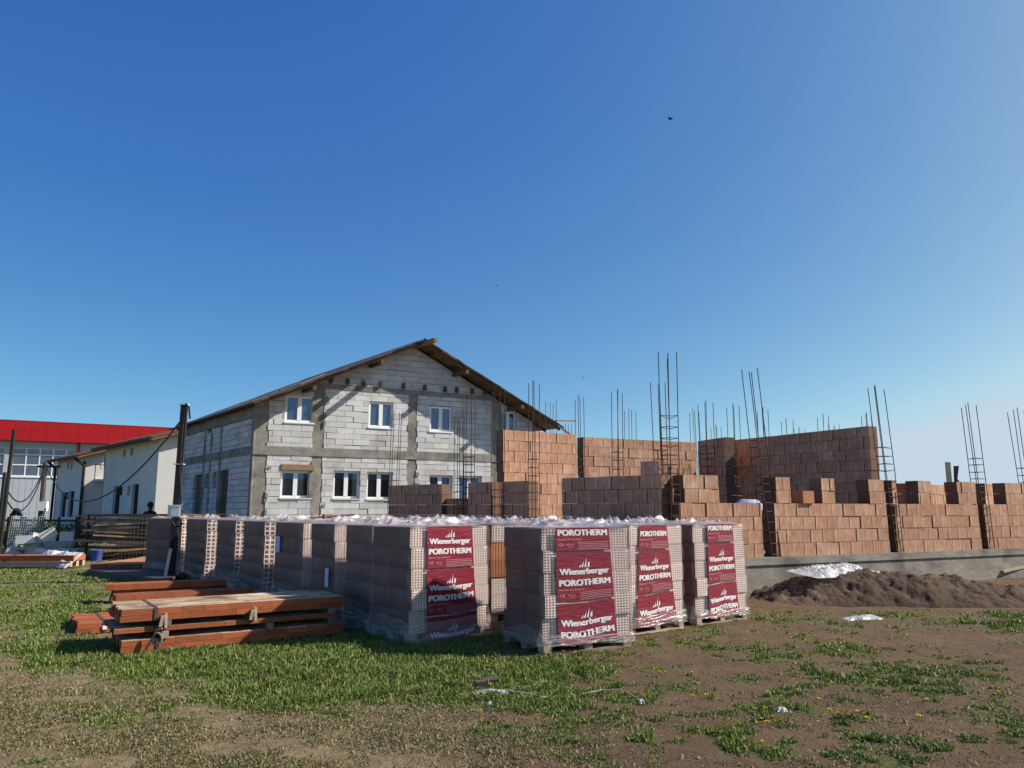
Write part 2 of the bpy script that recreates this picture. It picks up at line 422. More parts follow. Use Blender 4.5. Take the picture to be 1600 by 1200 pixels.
def gz(x, y):
    near = np.clip(1 - (np.abs(x) + np.abs(y)) / 120, 0, 1)
    return (.05 * (fbm(np.asarray(x) * .45, np.asarray(y) * .45, 3) - .5) + .050 * (fbm(np.asarray(x) * 2.1, np.asarray(y) * 2.1, 21) - .5) + .026 * (fbm(np.asarray(x) * 9, np.asarray(y) * 9, 31, 3) - .5)) * near

def axis(lo, hi, step, far_lo, far_hi):
    a = list(np.arange(lo, hi + 1e-6, step))
    s = step; p = hi
    while p < far_hi: s *= 1.35; p += s; a.append(min(p, far_hi))
    s = step; p = lo
    while p > far_lo: s *= 1.35; p -= s; a.insert(0, max(p, far_lo))
    return np.array(a)
gx = axis(-9, 10, .06, -4000, 4000); gy = axis(3.2, 16, .05, -60, 6000)
GX, GY = np.meshgrid(gx, gy)
GZ = gz(GX, GY)
verts = np.stack([GX.ravel(), GY.ravel(), GZ.ravel()], 1)
nx, ny = len(gx), len(gy)
I = np.arange(nx * ny).reshape(ny, nx)
quads = np.stack([I[:-1, :-1].ravel(), I[:-1, 1:].ravel(), I[1:, 1:].ravel(), I[1:, :-1].ravel()], 1)
gm = bpy.data.meshes.new('ground')
gm.from_pydata(verts.tolist(), [], quads.tolist())
gm.polygons.foreach_set('use_smooth', [True] * len(quads))
ca = gm.attributes.new('cover', 'FLOAT', 'POINT'); ca.data.foreach_set('value', np.clip(cover(GX.ravel(), GY.ravel()), 0, 1).astype(np.float32))
pxg, pyg = px_of(GX.ravel(), np.maximum(GY.ravel(), 1.0))
dry = np.clip((900 - pxg) / 300, 0, 1) * .9 + .05
da = gm.attributes.new('straw', 'FLOAT', 'POINT'); da.data.foreach_set('value', dry.astype(np.float32))
def ground_mat():
    m = bpy.data.materials.new('bare and grassy soil'); m.use_nodes = True
    nt = m.node_tree; N = nt.nodes; L = nt.links; p = N['Principled BSDF']
    p.inputs['Roughness'].default_value = .95; p.inputs['Specular IOR Level'].default_value = .15
    tc = N.new('ShaderNodeTexCoord')
    def noise(s, d=6, r=.65):
        n = N.new('ShaderNodeTexNoise'); n.inputs['Scale'].default_value = s; n.inputs['Detail'].default_value = d; n.inputs['Roughness'].default_value = r
        L.new(tc.outputs['Object'], n.inputs['Vector']); return n.outputs[0]
    def mix(f, a, b, lo=.3, hi=.7):
        r = N.new('ShaderNodeMapRange'); r.inputs['From Min'].default_value = lo; r.inputs['From Max'].default_value = hi; L.new(f, r.inputs[0])
        x = N.new('ShaderNodeMix'); x.data_type = 'RGBA'; L.new(r.outputs[0], x.inputs[0])
        for k, c in ((6, a), (7, b)):
            if isinstance(c, tuple): x.inputs[k].default_value = (*c, 1)
            else: L.new(c, x.inputs[k])
        return x.outputs[2]
    soil = mix(noise(1.3), (.125, .080, .046), (.185, .122, .073))
    soil = mix(noise(14, 8, .75), soil, (.070, .043, .025), .50, .78)
    soil = mix(noise(3.5, 8, .7), soil, (.22, .155, .10), .55, .8)
    pale = mix(noise(6, 8, .75), (.31, .235, .145), (.16, .125, .055), .40, .66)
    at1 = N.new('ShaderNodeAttribute'); at1.attribute_name = 'straw'
    mul = N.new('ShaderNodeMath'); mul.operation = 'MULTIPLY'; L.new(at1.outputs['Fac'], mul.inputs[0]); L.new(noise(2.3), mul.inputs[1])
    col = mix(mul.outputs[0], soil, pale, .15, .42)
    at2 = N.new('ShaderNodeAttribute'); at2.attribute_name = 'cover'
    gcol = mix(noise(22, 6), (.085, .105, .026), (.15, .15, .055))
    ad = N.new('ShaderNodeMath'); ad.operation = 'MULTIPLY_ADD'; L.new(noise(18, 5), ad.inputs[0]); ad.inputs[1].default_value = .5; L.new(at2.outputs['Fac'], ad.inputs[2])
    col = mix(ad.outputs[0], col, gcol, .42, 1.0)
    L.new(col, p.inputs['Base Color'])
    b = N.new('ShaderNodeBump'); b.inputs['Strength'].default_value = 1.0; b.inputs['Distance'].default_value = .05; L.new(noise(28, 8, .75), b.inputs['Height']); L.new(b.outputs[0], p.inputs['Normal'])
    return m
gm.materials.append(ground_mat())
go = bpy.data.objects.new('ground', gm); COL.objects.link(go); tag(go, 'flat bare and grassy ground of the building site', 'ground', kind='structure')

# ------------------------------------------------------------------ walls of separate blocks
def clip_poly(P, a, b, c):
    """keep a*u + b*z <= c"""
    out = []
    for i in range(len(P)):
        p, q = P[i], P[(i + 1) % len(P)]
        fp, fq = a * p[0] + b * p[1] - c, a * q[0] + b * q[1] - c
        if fp <= 0: out.append(p)
        if fp * fq < 0:
            t = fp / (fp - fq); out.append((p[0] + (q[0] - p[0]) * t, p[1] + (q[1] - p[1]) * t))
    return out
def subtract(R, H):
    u0, u1, z0, z1 = R; a0, a1, b0, b1 = H
    if a1 <= u0 or a0 >= u1 or b1 <= z0 or b0 >= z1: return [R]
    out = []
    if a0 > u0: out.append((u0, a0, z0, z1))
    if a1 < u1: out.append((a1, u1, z0, z1))
    m0, m1 = max(u0, a0), min(u1, a1)
    if b0 > z0: out.append((m0, m1, z0, b0))
    if b1 < z1: out.append((m0, m1, b1, z1))
    return out
def lay_blocks(mb, O, ud, nb, thick, rects, L, hc, holes=(), clips=(), gap=.007, jit=.004, z_base=0.0, mi=0, rough_joint=0.0):
    """rects (u0,u1,z0,z1) filled with a running bond of separate blocks; O base corner, ud along, nb towards the back"""
    mb.mi = mi
    for (r0, r1, c0, c1) in rects:
        nrow = int(round((c1 - c0) / hc + .499)); k0 = int(round((c0 - z_base) / hc))
        for r in range(nrow):
            za, zb = c0 + r * hc, min(c0 + (r + 1) * hc, c1)
            if zb - za < .02: continue
            k = k0 + r
            u = math.floor(r0 / L) * L - (L * .5 if k % 2 else 0)
            u += ((k * 7919) % 5 - 2) * .02 * L
            while u < r1:
                a, b = max(u, r0), min(u + L, r1); u += L
                if b - a < .03: continue
                cells = [(a + gap / 2, b - gap / 2, za + gap / 2, zb - gap / 2)]
                for h in holes: cells = [q for c in cells for q in subtract(c, h)]
                t = random.random()
                off = random.uniform(-jit, jit)
                for (p0, p1, q0, q1) in cells:
                    if p1 - p0 < .02 or q1 - q0 < .02: continue
                    P = [(p0, q0), (p1, q0), (p1, q1), (p0, q1)]
                    for cl in clips:
                        P = clip_poly(P, *cl)
                        if len(P) < 3: break
                    if len(P) < 3: continue
                    mb.tint = t
                    dz = random.uniform(-.5, .5) * rough_joint
                    mb.prism([O + ud * x + Vector((0, 0, z + dz)) + nb * (off + .004) for x, z in P], nb * thick, uv=[(x - a + .0, z + 37 * t) for x, z in P])
    mb.tint = .5

# ------------------------------------------------------------------ the half built brick shell on the right
ZF = .66
D1 = 26.6
e1 = dirv(D1); nb1 = Vector((-e1.y, e1.x, 0))
CORNER = Vector((2.80, 13.72, 0))
HC = .25
front_n = Vector((e1.y, -e1.x, 0))
def u_front(px):       # distance along the front wall line seen at photo column px
    k = (px - 800) / FPX
    A = lambda Y: k * (Y * CP + (1.1 - EYE) * SP)
    # X = CORNER.x + u e1.x ; Y = CORNER.y + u e1.y
    return (k * (CORNER.y * CP + (1.1 - EYE) * SP) - CORNER.x) / (e1.x - k * e1.y * CP)
# slab and strip footing
mb = MB()
eE = dirv(133.3); ENDL = 9.0
pe = CORNER + eE * ENDL
foot = [CORNER + front_n * .06 - e1 * .05, CORNER + e1 * 26 + front_n * .06, CORNER + e1 * 26 + dirv(123) * 14, CORNER + eE * ENDL + e1 * 9 + dirv(123) * 3, pe + e1 * 3, pe, ]
f2 = MB()
f2.prism([p + Vector((0, 0, -.2)) for p in foot], (0, 0, .2 + ZF - .14))
f2.prism([p + front_n * .03 + Vector((0, 0, ZF - .136)) for p in foot[:2]] + [p + Vector((0, 0, ZF - .136)) for p in foot[2:]], (0, 0, .136))
solo(f2, 'concrete_foundation', M['found'], 'grey cast concrete foundation carrying the unfinished orange block walls', 'foundation')

def front_wall(name_label, pxa, pxb, stubs, group='front wall pieces of the unfinished brick building'):
    ua, ub = u_front(pxa), u_front(pxb)
    rects = [(ua, ub, ZF, ZF + 4 * HC)]
    for (sa, sb, n) in stubs: rects.append((u_front(sa), u_front(sb), ZF + 4 * HC, ZF + (4 + n) * HC))
    mb = MB()
    lay_blocks(mb, CORNER, e1, nb1, .30, rects, .32, HC, z_base=ZF, jit=.008)
    return solo(mb, 'block_wall', M['clay'], name_label, 'wall', group=group)
front_wall('low orange block wall with a two course step beside the tall corner rebar', 1063, 1192, [(1070, 1127, 2)])
front_wall('orange block wall with three upright stubs between two rebar gaps, nearest full bay', 1212, 1389, [(1216, 1239, 2), (1288, 1309, 2), (1362, 1388, 2)])
front_wall('orange block wall bay with a leaning dark formwork plank behind it', 1401, 1532, [(1399, 1407, 2), (1440, 1461, 2), (1502, 1531, 2)])
front_wall('orange block wall bay cut off by the right edge of the photo', 1541, 1700, [(1577, 1640, 2)])
# loose block standing on the front wall
def loose_block(px, py_base, zb, Y, s=(.30, .26, .24), rz=.5, label='', m='clay'):
    p = at(px, py_base, Y)
    mb = MB(); R = Matrix.Rotation(rz, 3, 'Z')
    mb.cbox(p.x, p.y, zb + s[2] / 2, *s, rot=R)
    return solo(mb, 'hollow_block', M[m], label, 'block')
q = CORNER + e1 * u_front(1256) + nb1 * .16
loose_block(1256, 787, ZF + 4 * HC + .001, q.y, rz=math.radians(D1), label='single loose orange block lying on the low wall beside the left stub', m='clay_raw')

def wall_between(P0, P1, z0, rects_c, label, thick=.30, L=.32, group=None, m='clay', into=None):
    P0, P1 = Vector((P0[0], P0[1], 0)), Vector((P1[0], P1[1], 0))
    ud = (P1 - P0).normalized(); ln = (P1 - P0).length
    nb = Vector((-ud.y, ud.x, 0))
    if nb.dot(into or Vector((0, 1, 0))) < 0: nb = -nb
    mb = MB()
    rr = [(a * ln, b * ln, z0 + c0 * HC, z0 + c1 * HC) for (a, b, c0, c1) in rects_c]
    lay_blocks(mb, P0, ud, nb, thick, rr, L, HC, z_base=z0, jit=.008)
    return solo(mb, 'block_wall', M[m], label, 'wall', group=group)
def XY(px, Y):
    k = (px - 800) / FPX
    return Vector((k * (Y * CP + (1.8 - EYE) * SP), Y, 0))
IN = Vector((.7, .7, 0))
wall_between(XY(1034, 13.85), XY(878, 15.45), ZF, [(0, 1, 0, 6), (.02, .19, 6, 7)], 'shaded six course block wall with one extra block on top, end of the shell', into=IN)
wall_between(XY(826, 16.75), XY(782, 17.35), ZF, [(0, 1, 0, 6)], 'short shaded block pier in front of the tall sunlit wall', into=IN)
wall_between(XY(768, 17.5), XY(731, 18.0), ZF, [(0, 1, 0, 6)], 'short shaded block pier beside the low orange sill wall', into=IN)
wall_between(XY(690, 18.9), XY(607, 20.1), ZF, [(0, 1, 0, 6)], 'shaded six course block wall standing farthest left of the shell', into=IN)
wall_between(XY(690, 19.15), XY(730, 18.4), ZF, [(0, 1, 0, 4.6)], 'low orange sill wall between two shaded block piers', m='clay_raw', into=IN)
wall_between(XY(786, 18.1), XY(903, 19.35), ZF, [(0, 1, 0, 11)], 'tall sunlit orange block wall in front of the grey house gable')
wall_between(XY(912.5, 19.95), XY(1091, 21.6), ZF, [(0, 1, 0, 11)], 'tall sunlit orange block wall with a diagonal shadow across its right end')
wall_between(XY(1136, 20.0), XY(1093, 21.2), ZF, [(0, 1, 0, 11)], 'narrow tall shaded block wall with a sunlit right edge', into=IN)
wall_between(XY(1142, 21.6), XY(1156, 21.9), ZF, [(0, 1, 0, 10.4)], 'thin sunlit strip of block wall behind the gap between shaded walls')
wall_between(XY(1365, 17.3), XY(1152, 20.8), ZF, [(0, 1, 0, 11)], 'longest tall block wall in full shade, sloping down to the left', into=IN)
wall_between(XY(1424, 18.2), XY(1500, 20.6), ZF, [(0, 1, 0, 6)], 'shaded inner block wall glimpsed behind the middle front bay')
wall_between(XY(1541, 19.8), XY(1590, 22.0), ZF, [(0, 1, 0, 6.2)], 'shaded inner block wall glimpsed behind the far right bay')

# dark rebar cages of the columns
BAR_N = 0
def gapY(px): return (CORNER + e1 * u_front(px) + nb1 * .16).y
def cage(pxb, Y, pxt, pyt, w=.20, z0=ZF, st=(0.0, .5), label='', base_py=None, rot=D1, lean_noise=.03, r=.0085, step=.17, topcut=(0, .06, .02, .1)):
    b = at(pxb, 800, Y); b.z = z0
    t = at(pxt, pyt, Y + random.uniform(-.05, .05))
    o = thing('rebar_cage', label, 'rebar', b, 0, 'rebar cages of the columns to be cast')
    a1, a2 = dirv(rot), dirv(rot + 90)
    cs = [(-1, -1), (1, -1), (1, 1), (-1, 1)]
    H = t.z - z0
    bars = []
    for k, (i, j) in enumerate(cs):
        p = b + a1 * (i * w / 2) + a2 * (j * w / 2)
        e = t + a1 * (i * w / 2 + random.uniform(-lean_noise, lean_noise)) + a2 * (j * w / 2 + random.uniform(-lean_noise, lean_noise))
        mid = (p + e) / 2 + Vector((random.uniform(-.015, .015), random.uniform(-.015, .015), 0))
        e = p + (e - p) * (1 - topcut[(k + int(pxb)) % 4] / max(H, .5))
        mb = MB(); mb.tube([p, mid, e], r, 6); mb.build('bar', M['steel'], o)
        bars.append((p, mid, e))
    mb = MB()
    z = st[0] * H + .05
    while z < st[1] * H:
        pts = []
        for (p, mid, e) in bars:
            f = z / H
            pts.append(p + (mid - p) * (2 * f) if f < .5 else mid + (e - mid) * (2 * f - 1))
        tl = Vector((random.uniform(-.01, .01), random.uniform(-.01, .01), random.uniform(-.02, .02)))
        mb = MB(); mb.tube([pts[k % 4] + tl * (k % 2) for k in range(5)], r * .75, 5); mb.build('stirrup', M['steel'], o)
        z += step * random.uniform(.85, 1.2)
    return o
cage(1049, gapY(1049), 1044, 549, .22, st=(0, .72), label='tallest rebar cage, at the near corner of the block shell')
cage(1203, gapY(1203), 1172, 575, .22, st=(0, .62), label='leaning tall rebar cage in the front wall gap beside the blue sack')
cage(1394.5, gapY(1394.5), 1366, 602, .22, st=(0, .66), label='leaning rebar cage in the front gap right of the long shaded wall')
cage(1536.5, gapY(1536.5), 1512, 630, .22, st=(0, .62), label='leaning rebar cage in the gap behind the leaning formwork plank')
cage(1612, 18.6, 1586, 638, .22, st=(0, .58), label='rebar cage at the right edge of the photo')
cage(1037, 15.9, 1029, 597, .2, st=(0, .6), label='rebar cage just left behind the tallest corner cage')
cage(966, 17.6, 965, 608, .2, st=(0, .62), label='slim rebar cage standing before the sunlit wall with the diagonal shadow')
cage(834, 16.2, 833, 594, .19, st=(0, .55), label='rebar cage standing before the tall sunlit wall near the house gable')
cage(776, 17.3, 777, 604, .2, st=(0, .4), label='rebar cage at the shaded gap before the left end of the tall sunlit wall')
cage(732, 18.2, 733, 614, .2, st=(.1, .62), label='rebar cage crossing the shaded right part of the grey house front')
cage(717, 18.5, 717, 650, .16, st=(0, .55), label='short rebar cage beside the taller one over the low sill wall')
cage(612, 20.2, 621, 642, .22, st=(0, .5), label='rebar cage leaning right at the far left end of the block shell')
cage(908, 19.7, 905, 618, .2, st=(0, .6), label='rebar cage in the narrow gap between the two tall sunlit walls')
cage(863, 23.0, 862, 626, .24, st=(0, .5), label='rebar cage showing over the tall sunlit wall under the roof edge')
cage(888, 26.0, 886, 662, .2, st=(0, .3), label='smallest rebar tips beside the end of the house roof edge')
cage(986, 23.5, 985, 639, .24, st=(0, .5), label='rebar tips over the sunlit wall right of the slim cage')
cage(1092, 22.2, 1085, 640, .22, st=(0, .5), label='rebar tips at the gap between sunlit and shaded tall walls')
cage(1108, 20.2, 1102, 626, .24, st=(0, .72), label='rebar cage rising before the narrow shaded wall')
cage(1124, 27.0, 1119, 664, .26, st=(0, .3), label='low rebar tips over the narrow shaded wall')
cage(1152, 20.9, 1146, 631, .22, st=(0, .75), label='rebar cage in the gap left of the long shaded wall')
cage(1200, 21.5, 1192, 637, .2, st=(0, .6), label='rebar tips right behind the leaning tall cage over the shaded wall')
cage(1236, 24.5, 1229, 654, .24, st=(0, .3), label='rebar tips over the middle of the long shaded wall, left pair')
cage(1254, 30, 1248, 667, .26, st=(0, .3), label='shortest rebar tips over the middle of the long shaded wall')
cage(1292, 23.5, 1285, 647, .24, st=(0, .3), label='taller rebar tips over the right half of the long shaded wall')
cage(1309, 30, 1302, 662, .28, st=(0, .3), label='low rebar tips next to the taller ones over the shaded wall')
cage(1364, 20.5, 1354, 645, .2, st=(0, .6), label='rebar tips behind the high right end of the shaded wall')

# leaning formwork planks, blue sack, far post
mb = MB(); p = at(1486, 762, 18.6); t = at(1483, 722, 18.6)
mb.box(p + Vector((-.08, 0, -.6)), (.13, .03, 0), (0, .04, 0), (t - p) + Vector((0, 0, .6)))
solo(mb, 'formwork_plank', M['wood_grey'], 'upright weathered formwork plank sticking up behind the front wall', 'plank')
mb = MB(); p = at(1493, 766, 18.9); t = at(1494, 728, 18.9)
mb.prism([p + Vector((-.04, 0, -.5)), p + Vector((.22, 0, -.5)), at(1503, 757, 18.9), at(1496, 748, 18.9), t + Vector((.07, 0, 0)), t + Vector((-.05, 0, 0))], (.01, .05, 0))
solo(mb, 'formwork_board', M['wood_dark'], 'dark notched formwork panel leaning beside the upright plank', 'panel')
def lump(c, r, seed, name, m, label, cat, n=14, group=None):
    mb = MB(); P = []
    for j in range(n):
        th = math.pi * j / (n - 1); row = []
        for i in range(2 * n):
            ph = 2 * math.pi * i / (2 * n)
            d = Vector((math.sin(th) * math.cos(ph), math.sin(th) * math.sin(ph), math.cos(th)))
            k = .75 + .5 * float(fbm(d.x * 2 + 5 + seed, d.y * 2 + d.z * 3 + 9, seed))
            row.append(Vector(c) + Vector((d.x * r[0], d.y * r[1], d.z * r[2])) * k)
        P.append(row)
    mb.grid(P, 2 * n, n, wrap=True)
    return solo(mb, name, m, label, cat, group=group, smooth=True)
c = at(1170, 789, 15.6)
lump((c.x, c.y, ZF + 4 * HC - .12), (.32, .25, .2), 3, 'sack', mat('pale blue sack', (.30, .36, .52), (.42, .46, .58), 6, .6, .3, 20, 0), 'pale blue sack lying behind the low front wall', 'sack')

# ------------------------------------------------------------------ heap of dug soil with a white bag on it
def mound():
    mb = MB(); nu, nv = 150, 60; P = []
    a = gnd(1192, 945); b = gnd(1720, 952)
    ax = (b - a).normalized(); ay = Vector((-ax.y, ax.x, 0)); L = (b - a).length; W = 2.6
    for j in range(nv):
        row = []
        for i in range(nu):
            s, w = i / (nu - 1), j / (nv - 1)
            p = a + ax * (s * L) + ay * (w * W)
            prof = np.interp(s, [0, .07, .15, .26, .40, .52, .64, .80, 1], [0, .15, .29, .40, .49, .47, .39, .30, .25])
            cr = math.sin(math.pi * min(1, w * 1.02)) ** .8
            n = float(fbm(p.x * 1.3, p.y * 1.3, 41)); n2 = float(fbm(p.x * 6, p.y * 6, 43)); n3 = float(fbm(p.x * 19, p.y * 19, 47, 3))
            h = prof * cr * (.72 + .6 * n) + (.15 * (n2 - .5) + .10 * (n3 - .5)) * (cr ** .5)
            row.append(p + Vector((0, 0, h - .03)))
        P.append(row)
    mb.grid(P, nu, nv)
    o = mb.build('soil_mound', M['soil'], smooth=True)
    tag(o, 'heap of dark dug soil along the concrete foundation', 'soil heap', kind='structure')
    return a, ax, ay
MA, MX, MY = mound()
def crumple(poly_a, poly_b, w, z0, z1, name, label, cat, seed, nu=46, nv=16, amp=.09, m='sheet', flat=1.0):
    """crumpled sheet lying along the line a-b, w wide"""
    mb = MB(); P = []
    a, b = Vector(poly_a), Vector(poly_b); ax = (b - a); ay = Vector((-ax.y, ax.x, 0)).normalized()
    for j in range(nv):
        row = []
        for i in range(nu):
            s, q = i / (nu - 1), j / (nv - 1)
            wob = (float(fbm(s * 5, seed, seed)) - .5) * .35
            ww = w * (.6 + .8 * float(vnoise(s * 4 + seed, 3, seed)))
            p = a + ax * s + ay * ((q - .5) * ww + wob * w)
            e = min(1, 4 * min(s, 1 - s, q, 1 - q))
            r = abs(float(fbm(p.x * 4, p.y * 4, seed + 2)) - .5) * 2
            r2 = abs(float(fbm(p.x * 13, p.y * 13, seed + 5)) - .5) * 2
            h = (1 - r) * amp * flat + (1 - r2) * amp * .45
            row.append(p + Vector((0, 0, z0 + (z1 - z0) * q + h * e)))
        P.append(row)
    mb.grid(P, nu, nv)
    return solo(mb, name, M[m], label, cat)
b0, b1 = at(1252, 884, 13.75), at(1362, 876, 14.7)
crumple((b0.x, b0.y, 0), (b1.x, b1.y, 0), .55, .38, .46, 'plastic_sack', 'crumpled white plastic sack on top of the dark soil heap', 'sack', 8, amp=.10)

# ------------------------------------------------------------------ wrapped pallets of hollow bricks
PW, PD, ZP, NC, CH = 1.12, .97, .14, 5, .238
ZT = ZP + NC * CH
def hole_plate(mb, x0, x1, z0, z1, y, nx, nz, depth=.05, fr=.30, mi=1):
    dx, dz = (x1 - x0) / nx, (z1 - z0) / nz
    for i in range(nx):
        for j in range(nz):
            a, b = x0 + i * dx, x0 + (i + 1) * dx
            c, d = z0 + j * dz, z0 + (j + 1) * dz
            ax_, bx_ = a + dx * fr, b - dx * fr
            cz_, dz_ = c + dz * fr, d - dz * fr
            o = [(a, y, c), (b, y, c), (b, y, d), (a, y, d)]
            n = [(ax_, y, cz_), (bx_, y, cz_), (bx_, y, dz_), (ax_, y, dz_)]
            k = [(p[0], y + depth, p[2]) for p in n]
            mb.mi = mi
            for q in range(4):
                r = (q + 1) % 4
                mb.face([o[q], o[r], n[r], n[q]]); mb.face([n[q], n[r], k[r], k[q]])
            mb.face(k)
    mb.mi = 0
def brick_stack(seed, nx, ny, hx, hz, fr, drop=()):
    rnd = random.Random(seed); mb = MB()
    w, d = PW / nx, PD / ny
    for c in range(NC):
        sx, sy = rnd.uniform(-.012, .012), rnd.uniform(-.012, .012)
        for i in range(nx):
            for j in range(ny):
                inner = 0 < i < nx - 1 and 0 < j < ny - 1 and c < NC - 1
                if inner: continue
                x0, x1 = i * w + .003 + sx, (i + 1) * w - .003 + sx
                y0, y1 = j * d + .003 + sy + rnd.uniform(-.006, .006), (j + 1) * d - .003 + sy
                z0, z1 = ZP + c * CH + .002, ZP + (c + 1) * CH - .002
                mb.tint = rnd.random(); rawc = 2 if (seed == 4 and c in (2, 3)) else 0; mb.mi = rawc
                f = .004 if (j == 0) else 0
                mb.box((x0, y0 + f, z0), (x1 - x0, 0, 0), (0, y1 - y0 - f, 0), (0, 0, z1 - z0))
                if j == 0: 
                    # front skin with real holes, the box behind sits deeper
                    for fi in range(6): pass
                    mb.v[-8:] = [(v[0], max(v[1], y0 + .07) if v[1] < y0 + .06 else v[1], v[2]) for v in mb.v[-8:]]
                    for (pa, pb) in (((x0, z0), (x0, z1)), ((x1, z1), (x1, z0)), ((x0, z1), (x1, z1)), ((x1, z0), (x0, z0))):
                        mb.face([(pa[0], y0, pa[1]), (pb[0], y0, pb[1]), (pb[0], y0 + .0702, pb[1]), (pa[0], y0 + .0702, pa[1])])
                    hole_plate(mb, x0, x1, z0, z1, y0, hx, hz, .06, fr, 2 if rawc else 1)
    return mb
def wrap_profile(z, ins):
    c = (z - ZP) / CH
    s = abs(math.sin(math.pi * c)) ** .55 if 0 < c < NC else 0
    return .008 + .026 * s + ins
def film(seed, torn=False):
    mb = MB(); rnd = random.Random(seed)
    nu, nz = 132, 76
    per = []
    segs = [((0, 0), (PW, 0)), ((PW, 0), (PW, PD)), ((PW, PD), (0, PD)), ((0, PD), (0, 0))]
    for k, (a, b) in enumerate(segs):
        n = nu // 4
        for i in range(n):
            t = i / n
            nrm = [(0, -1), (1, 0), (0, 1), (-1, 0)][k]
            nrmp = [(-1, 0), (0, -1), (1, 0), (0, 1)][k]
            if i == 0: nn = ((nrm[0] + nrmp[0]) * .7, (nrm[1] + nrmp[1]) * .7)
            else: nn = nrm
            per.append((a[0] + (b[0] - a[0]) * t, a[1] + (b[1] - a[1]) * t, nn, k + t))
    z_lo = ZP - .065 if not torn else ZP + 4 * CH
    P = []
    for j in range(nz):
        z = z_lo + (ZT + .012 - z_lo) * j / (nz - 1); row = []
        for (x, y, nn, s) in per:
            w = wrap_profile(z, 0)
            wr = (float(fbm(s * 3.1 + seed, z * 5, seed)) - .5) * .012
            lowf = max(0, 1 - (z - z_lo) / .22)
            fold = abs(float(fbm(s * 5 + z * 9 + seed, z * 22 + s * 3, seed + 3)) - .5) * .07 * lowf
            front = s < 1 and .12 < s < .9
            if front: wr *= .4; w = .008 + (w - .008) * .30
            r = w + wr + fold
            row.append((x + nn[0] * r, y + nn[1] * r, z + (float(vnoise(s * 9, 2, seed)) - .5) * .04 * lowf))
        P.append(row)
    mb.mi = 0; mb.grid(P, len(per), nz, wrap=True)
    # loose gathered top
    nt = 64; folds = []
    for _ in range(15):
        ax, ay, an, ln = rnd.uniform(.05, PW - .05), rnd.uniform(.05, PD - .05), rnd.uniform(0, 3.14), rnd.uniform(.06, .34)
        folds.append((ax, ay, math.cos(an), math.sin(an), ln, rnd.uniform(.02, .06) + (.05 if rnd.random() < .25 else 0), rnd.uniform(.03, .075)))
    T = []
    for j in range(nt):
        row = []
        for i in range(nt):
            x, y = -.02 + (PW + .04) * i / (nt - 1), -.02 + (PD + .04) * j / (nt - 1)
            e = min(1, 7 * min(i / (nt - 1), 1 - i / (nt - 1), j / (nt - 1), 1 - j / (nt - 1)))
            wx = x + .05 * (float(vnoise(x * 7 + seed, y * 7, seed + 8)) - .5); wy = y + .05 * (float(vnoise(x * 7, y * 7 + seed, seed + 9)) - .5)
            h = 0
            for (qx, qy, dx_, dy_, ln, a, r) in folds:
                t = max(0, min(ln, (wx - qx) * dx_ + (wy - qy) * dy_))
                d = math.hypot(wx - qx - dx_ * t, wy - qy - dy_ * t) / r
                if d < 1: h = max(h, a * (1 - d) * (.45 + .55 * math.sin(3.14 * t / ln)))
            rg = (1 - 2 * abs(float(fbm(x * 4 + seed, y * 4, seed + 1)) - .5)) ** 3 * .022 + (1 - 2 * abs(float(fbm(x * 13 + seed, y * 13, seed + 4, 3)) - .5)) ** 3 * .014
            row.append((x, y, ZT + .008 + e * (h + rg)))
        T.append(row)
    mb.mi = 1; mb.grid(T, nt, nt)
    return mb
def skirt(seed, z_lo, z_hi=.30):
    """gathered lower turns of film, folded round the foot of the pallet"""
    mb = MB(); rnd = random.Random(seed); nz = 22; per = []
    segs = [((0, 0), (PW, 0), (0, -1)), ((PW, 0), (PW, PD), (1, 0)), ((PW, PD), (0, PD), (0, 1)), ((0, PD), (0, 0), (-1, 0))]
    for k, (a, b, nn) in enumerate(segs):
        pn = segs[k - 1][2]
        for i in range(48):
            t = i / 48
            per.append((a[0] + (b[0] - a[0]) * t, a[1] + (b[1] - a[1]) * t, nn if i else ((nn[0] + pn[0]) * .7, (nn[1] + pn[1]) * .7), k + t))
    P = []
    for j in range(nz):
        f = j / (nz - 1); row = []
        for (x, y, nn, sx) in per:
            top = z_hi - .16 * abs(float(vnoise(sx * 1.9 + seed, 1, seed + 6)))
            z = z_lo + (top - z_lo) * f + .03 * (float(vnoise(sx * 7, 4, seed)) - .5)
            w = abs(float(fbm(sx * 2.2 + z * 10 + seed, z * 34 - sx * 5, seed + 9)) - .5) * .10 * (1 - .6 * f)
            r = .040 + w + .012 * (1 - f)
            row.append((x + nn[0] * r, y + nn[1] * r, z))
        P.append(row)
    mb.grid(P, len(per), nz, wrap=True)
    return mb
def pallet_base(seed):
    rnd = random.Random(seed); mb = MB()
    for k in range(7):
        mb.tint = rnd.random(); mb.box((0, k * (PD - .1) / 6, .115), (PW, 0, 0), (0, .1, 0), (0, 0, .022))
    for x in (0.0, PW / 2 - .05, PW - .1):
        for y in (0, PD / 2 - .07, PD - .14):
            mb.tint = rnd.random(); mb.box((x, y, .022), (.1, 0, 0), (0, .14, 0), (0, 0, .075))
    for y in (0, PD / 2 - .05, PD - .1):
        mb.tint = rnd.random(); mb.box((0, y, 0), (PW, 0, 0), (0, .1, 0), (0, 0, .0215))
    for x in (0.0, PW / 2 - .05, PW - .1):
        mb.tint = rnd.random(); mb.box((x, .0, .0975), (.1, 0, 0), (0, PD, 0), (0, 0, .017))
    return mb
_txt = {}
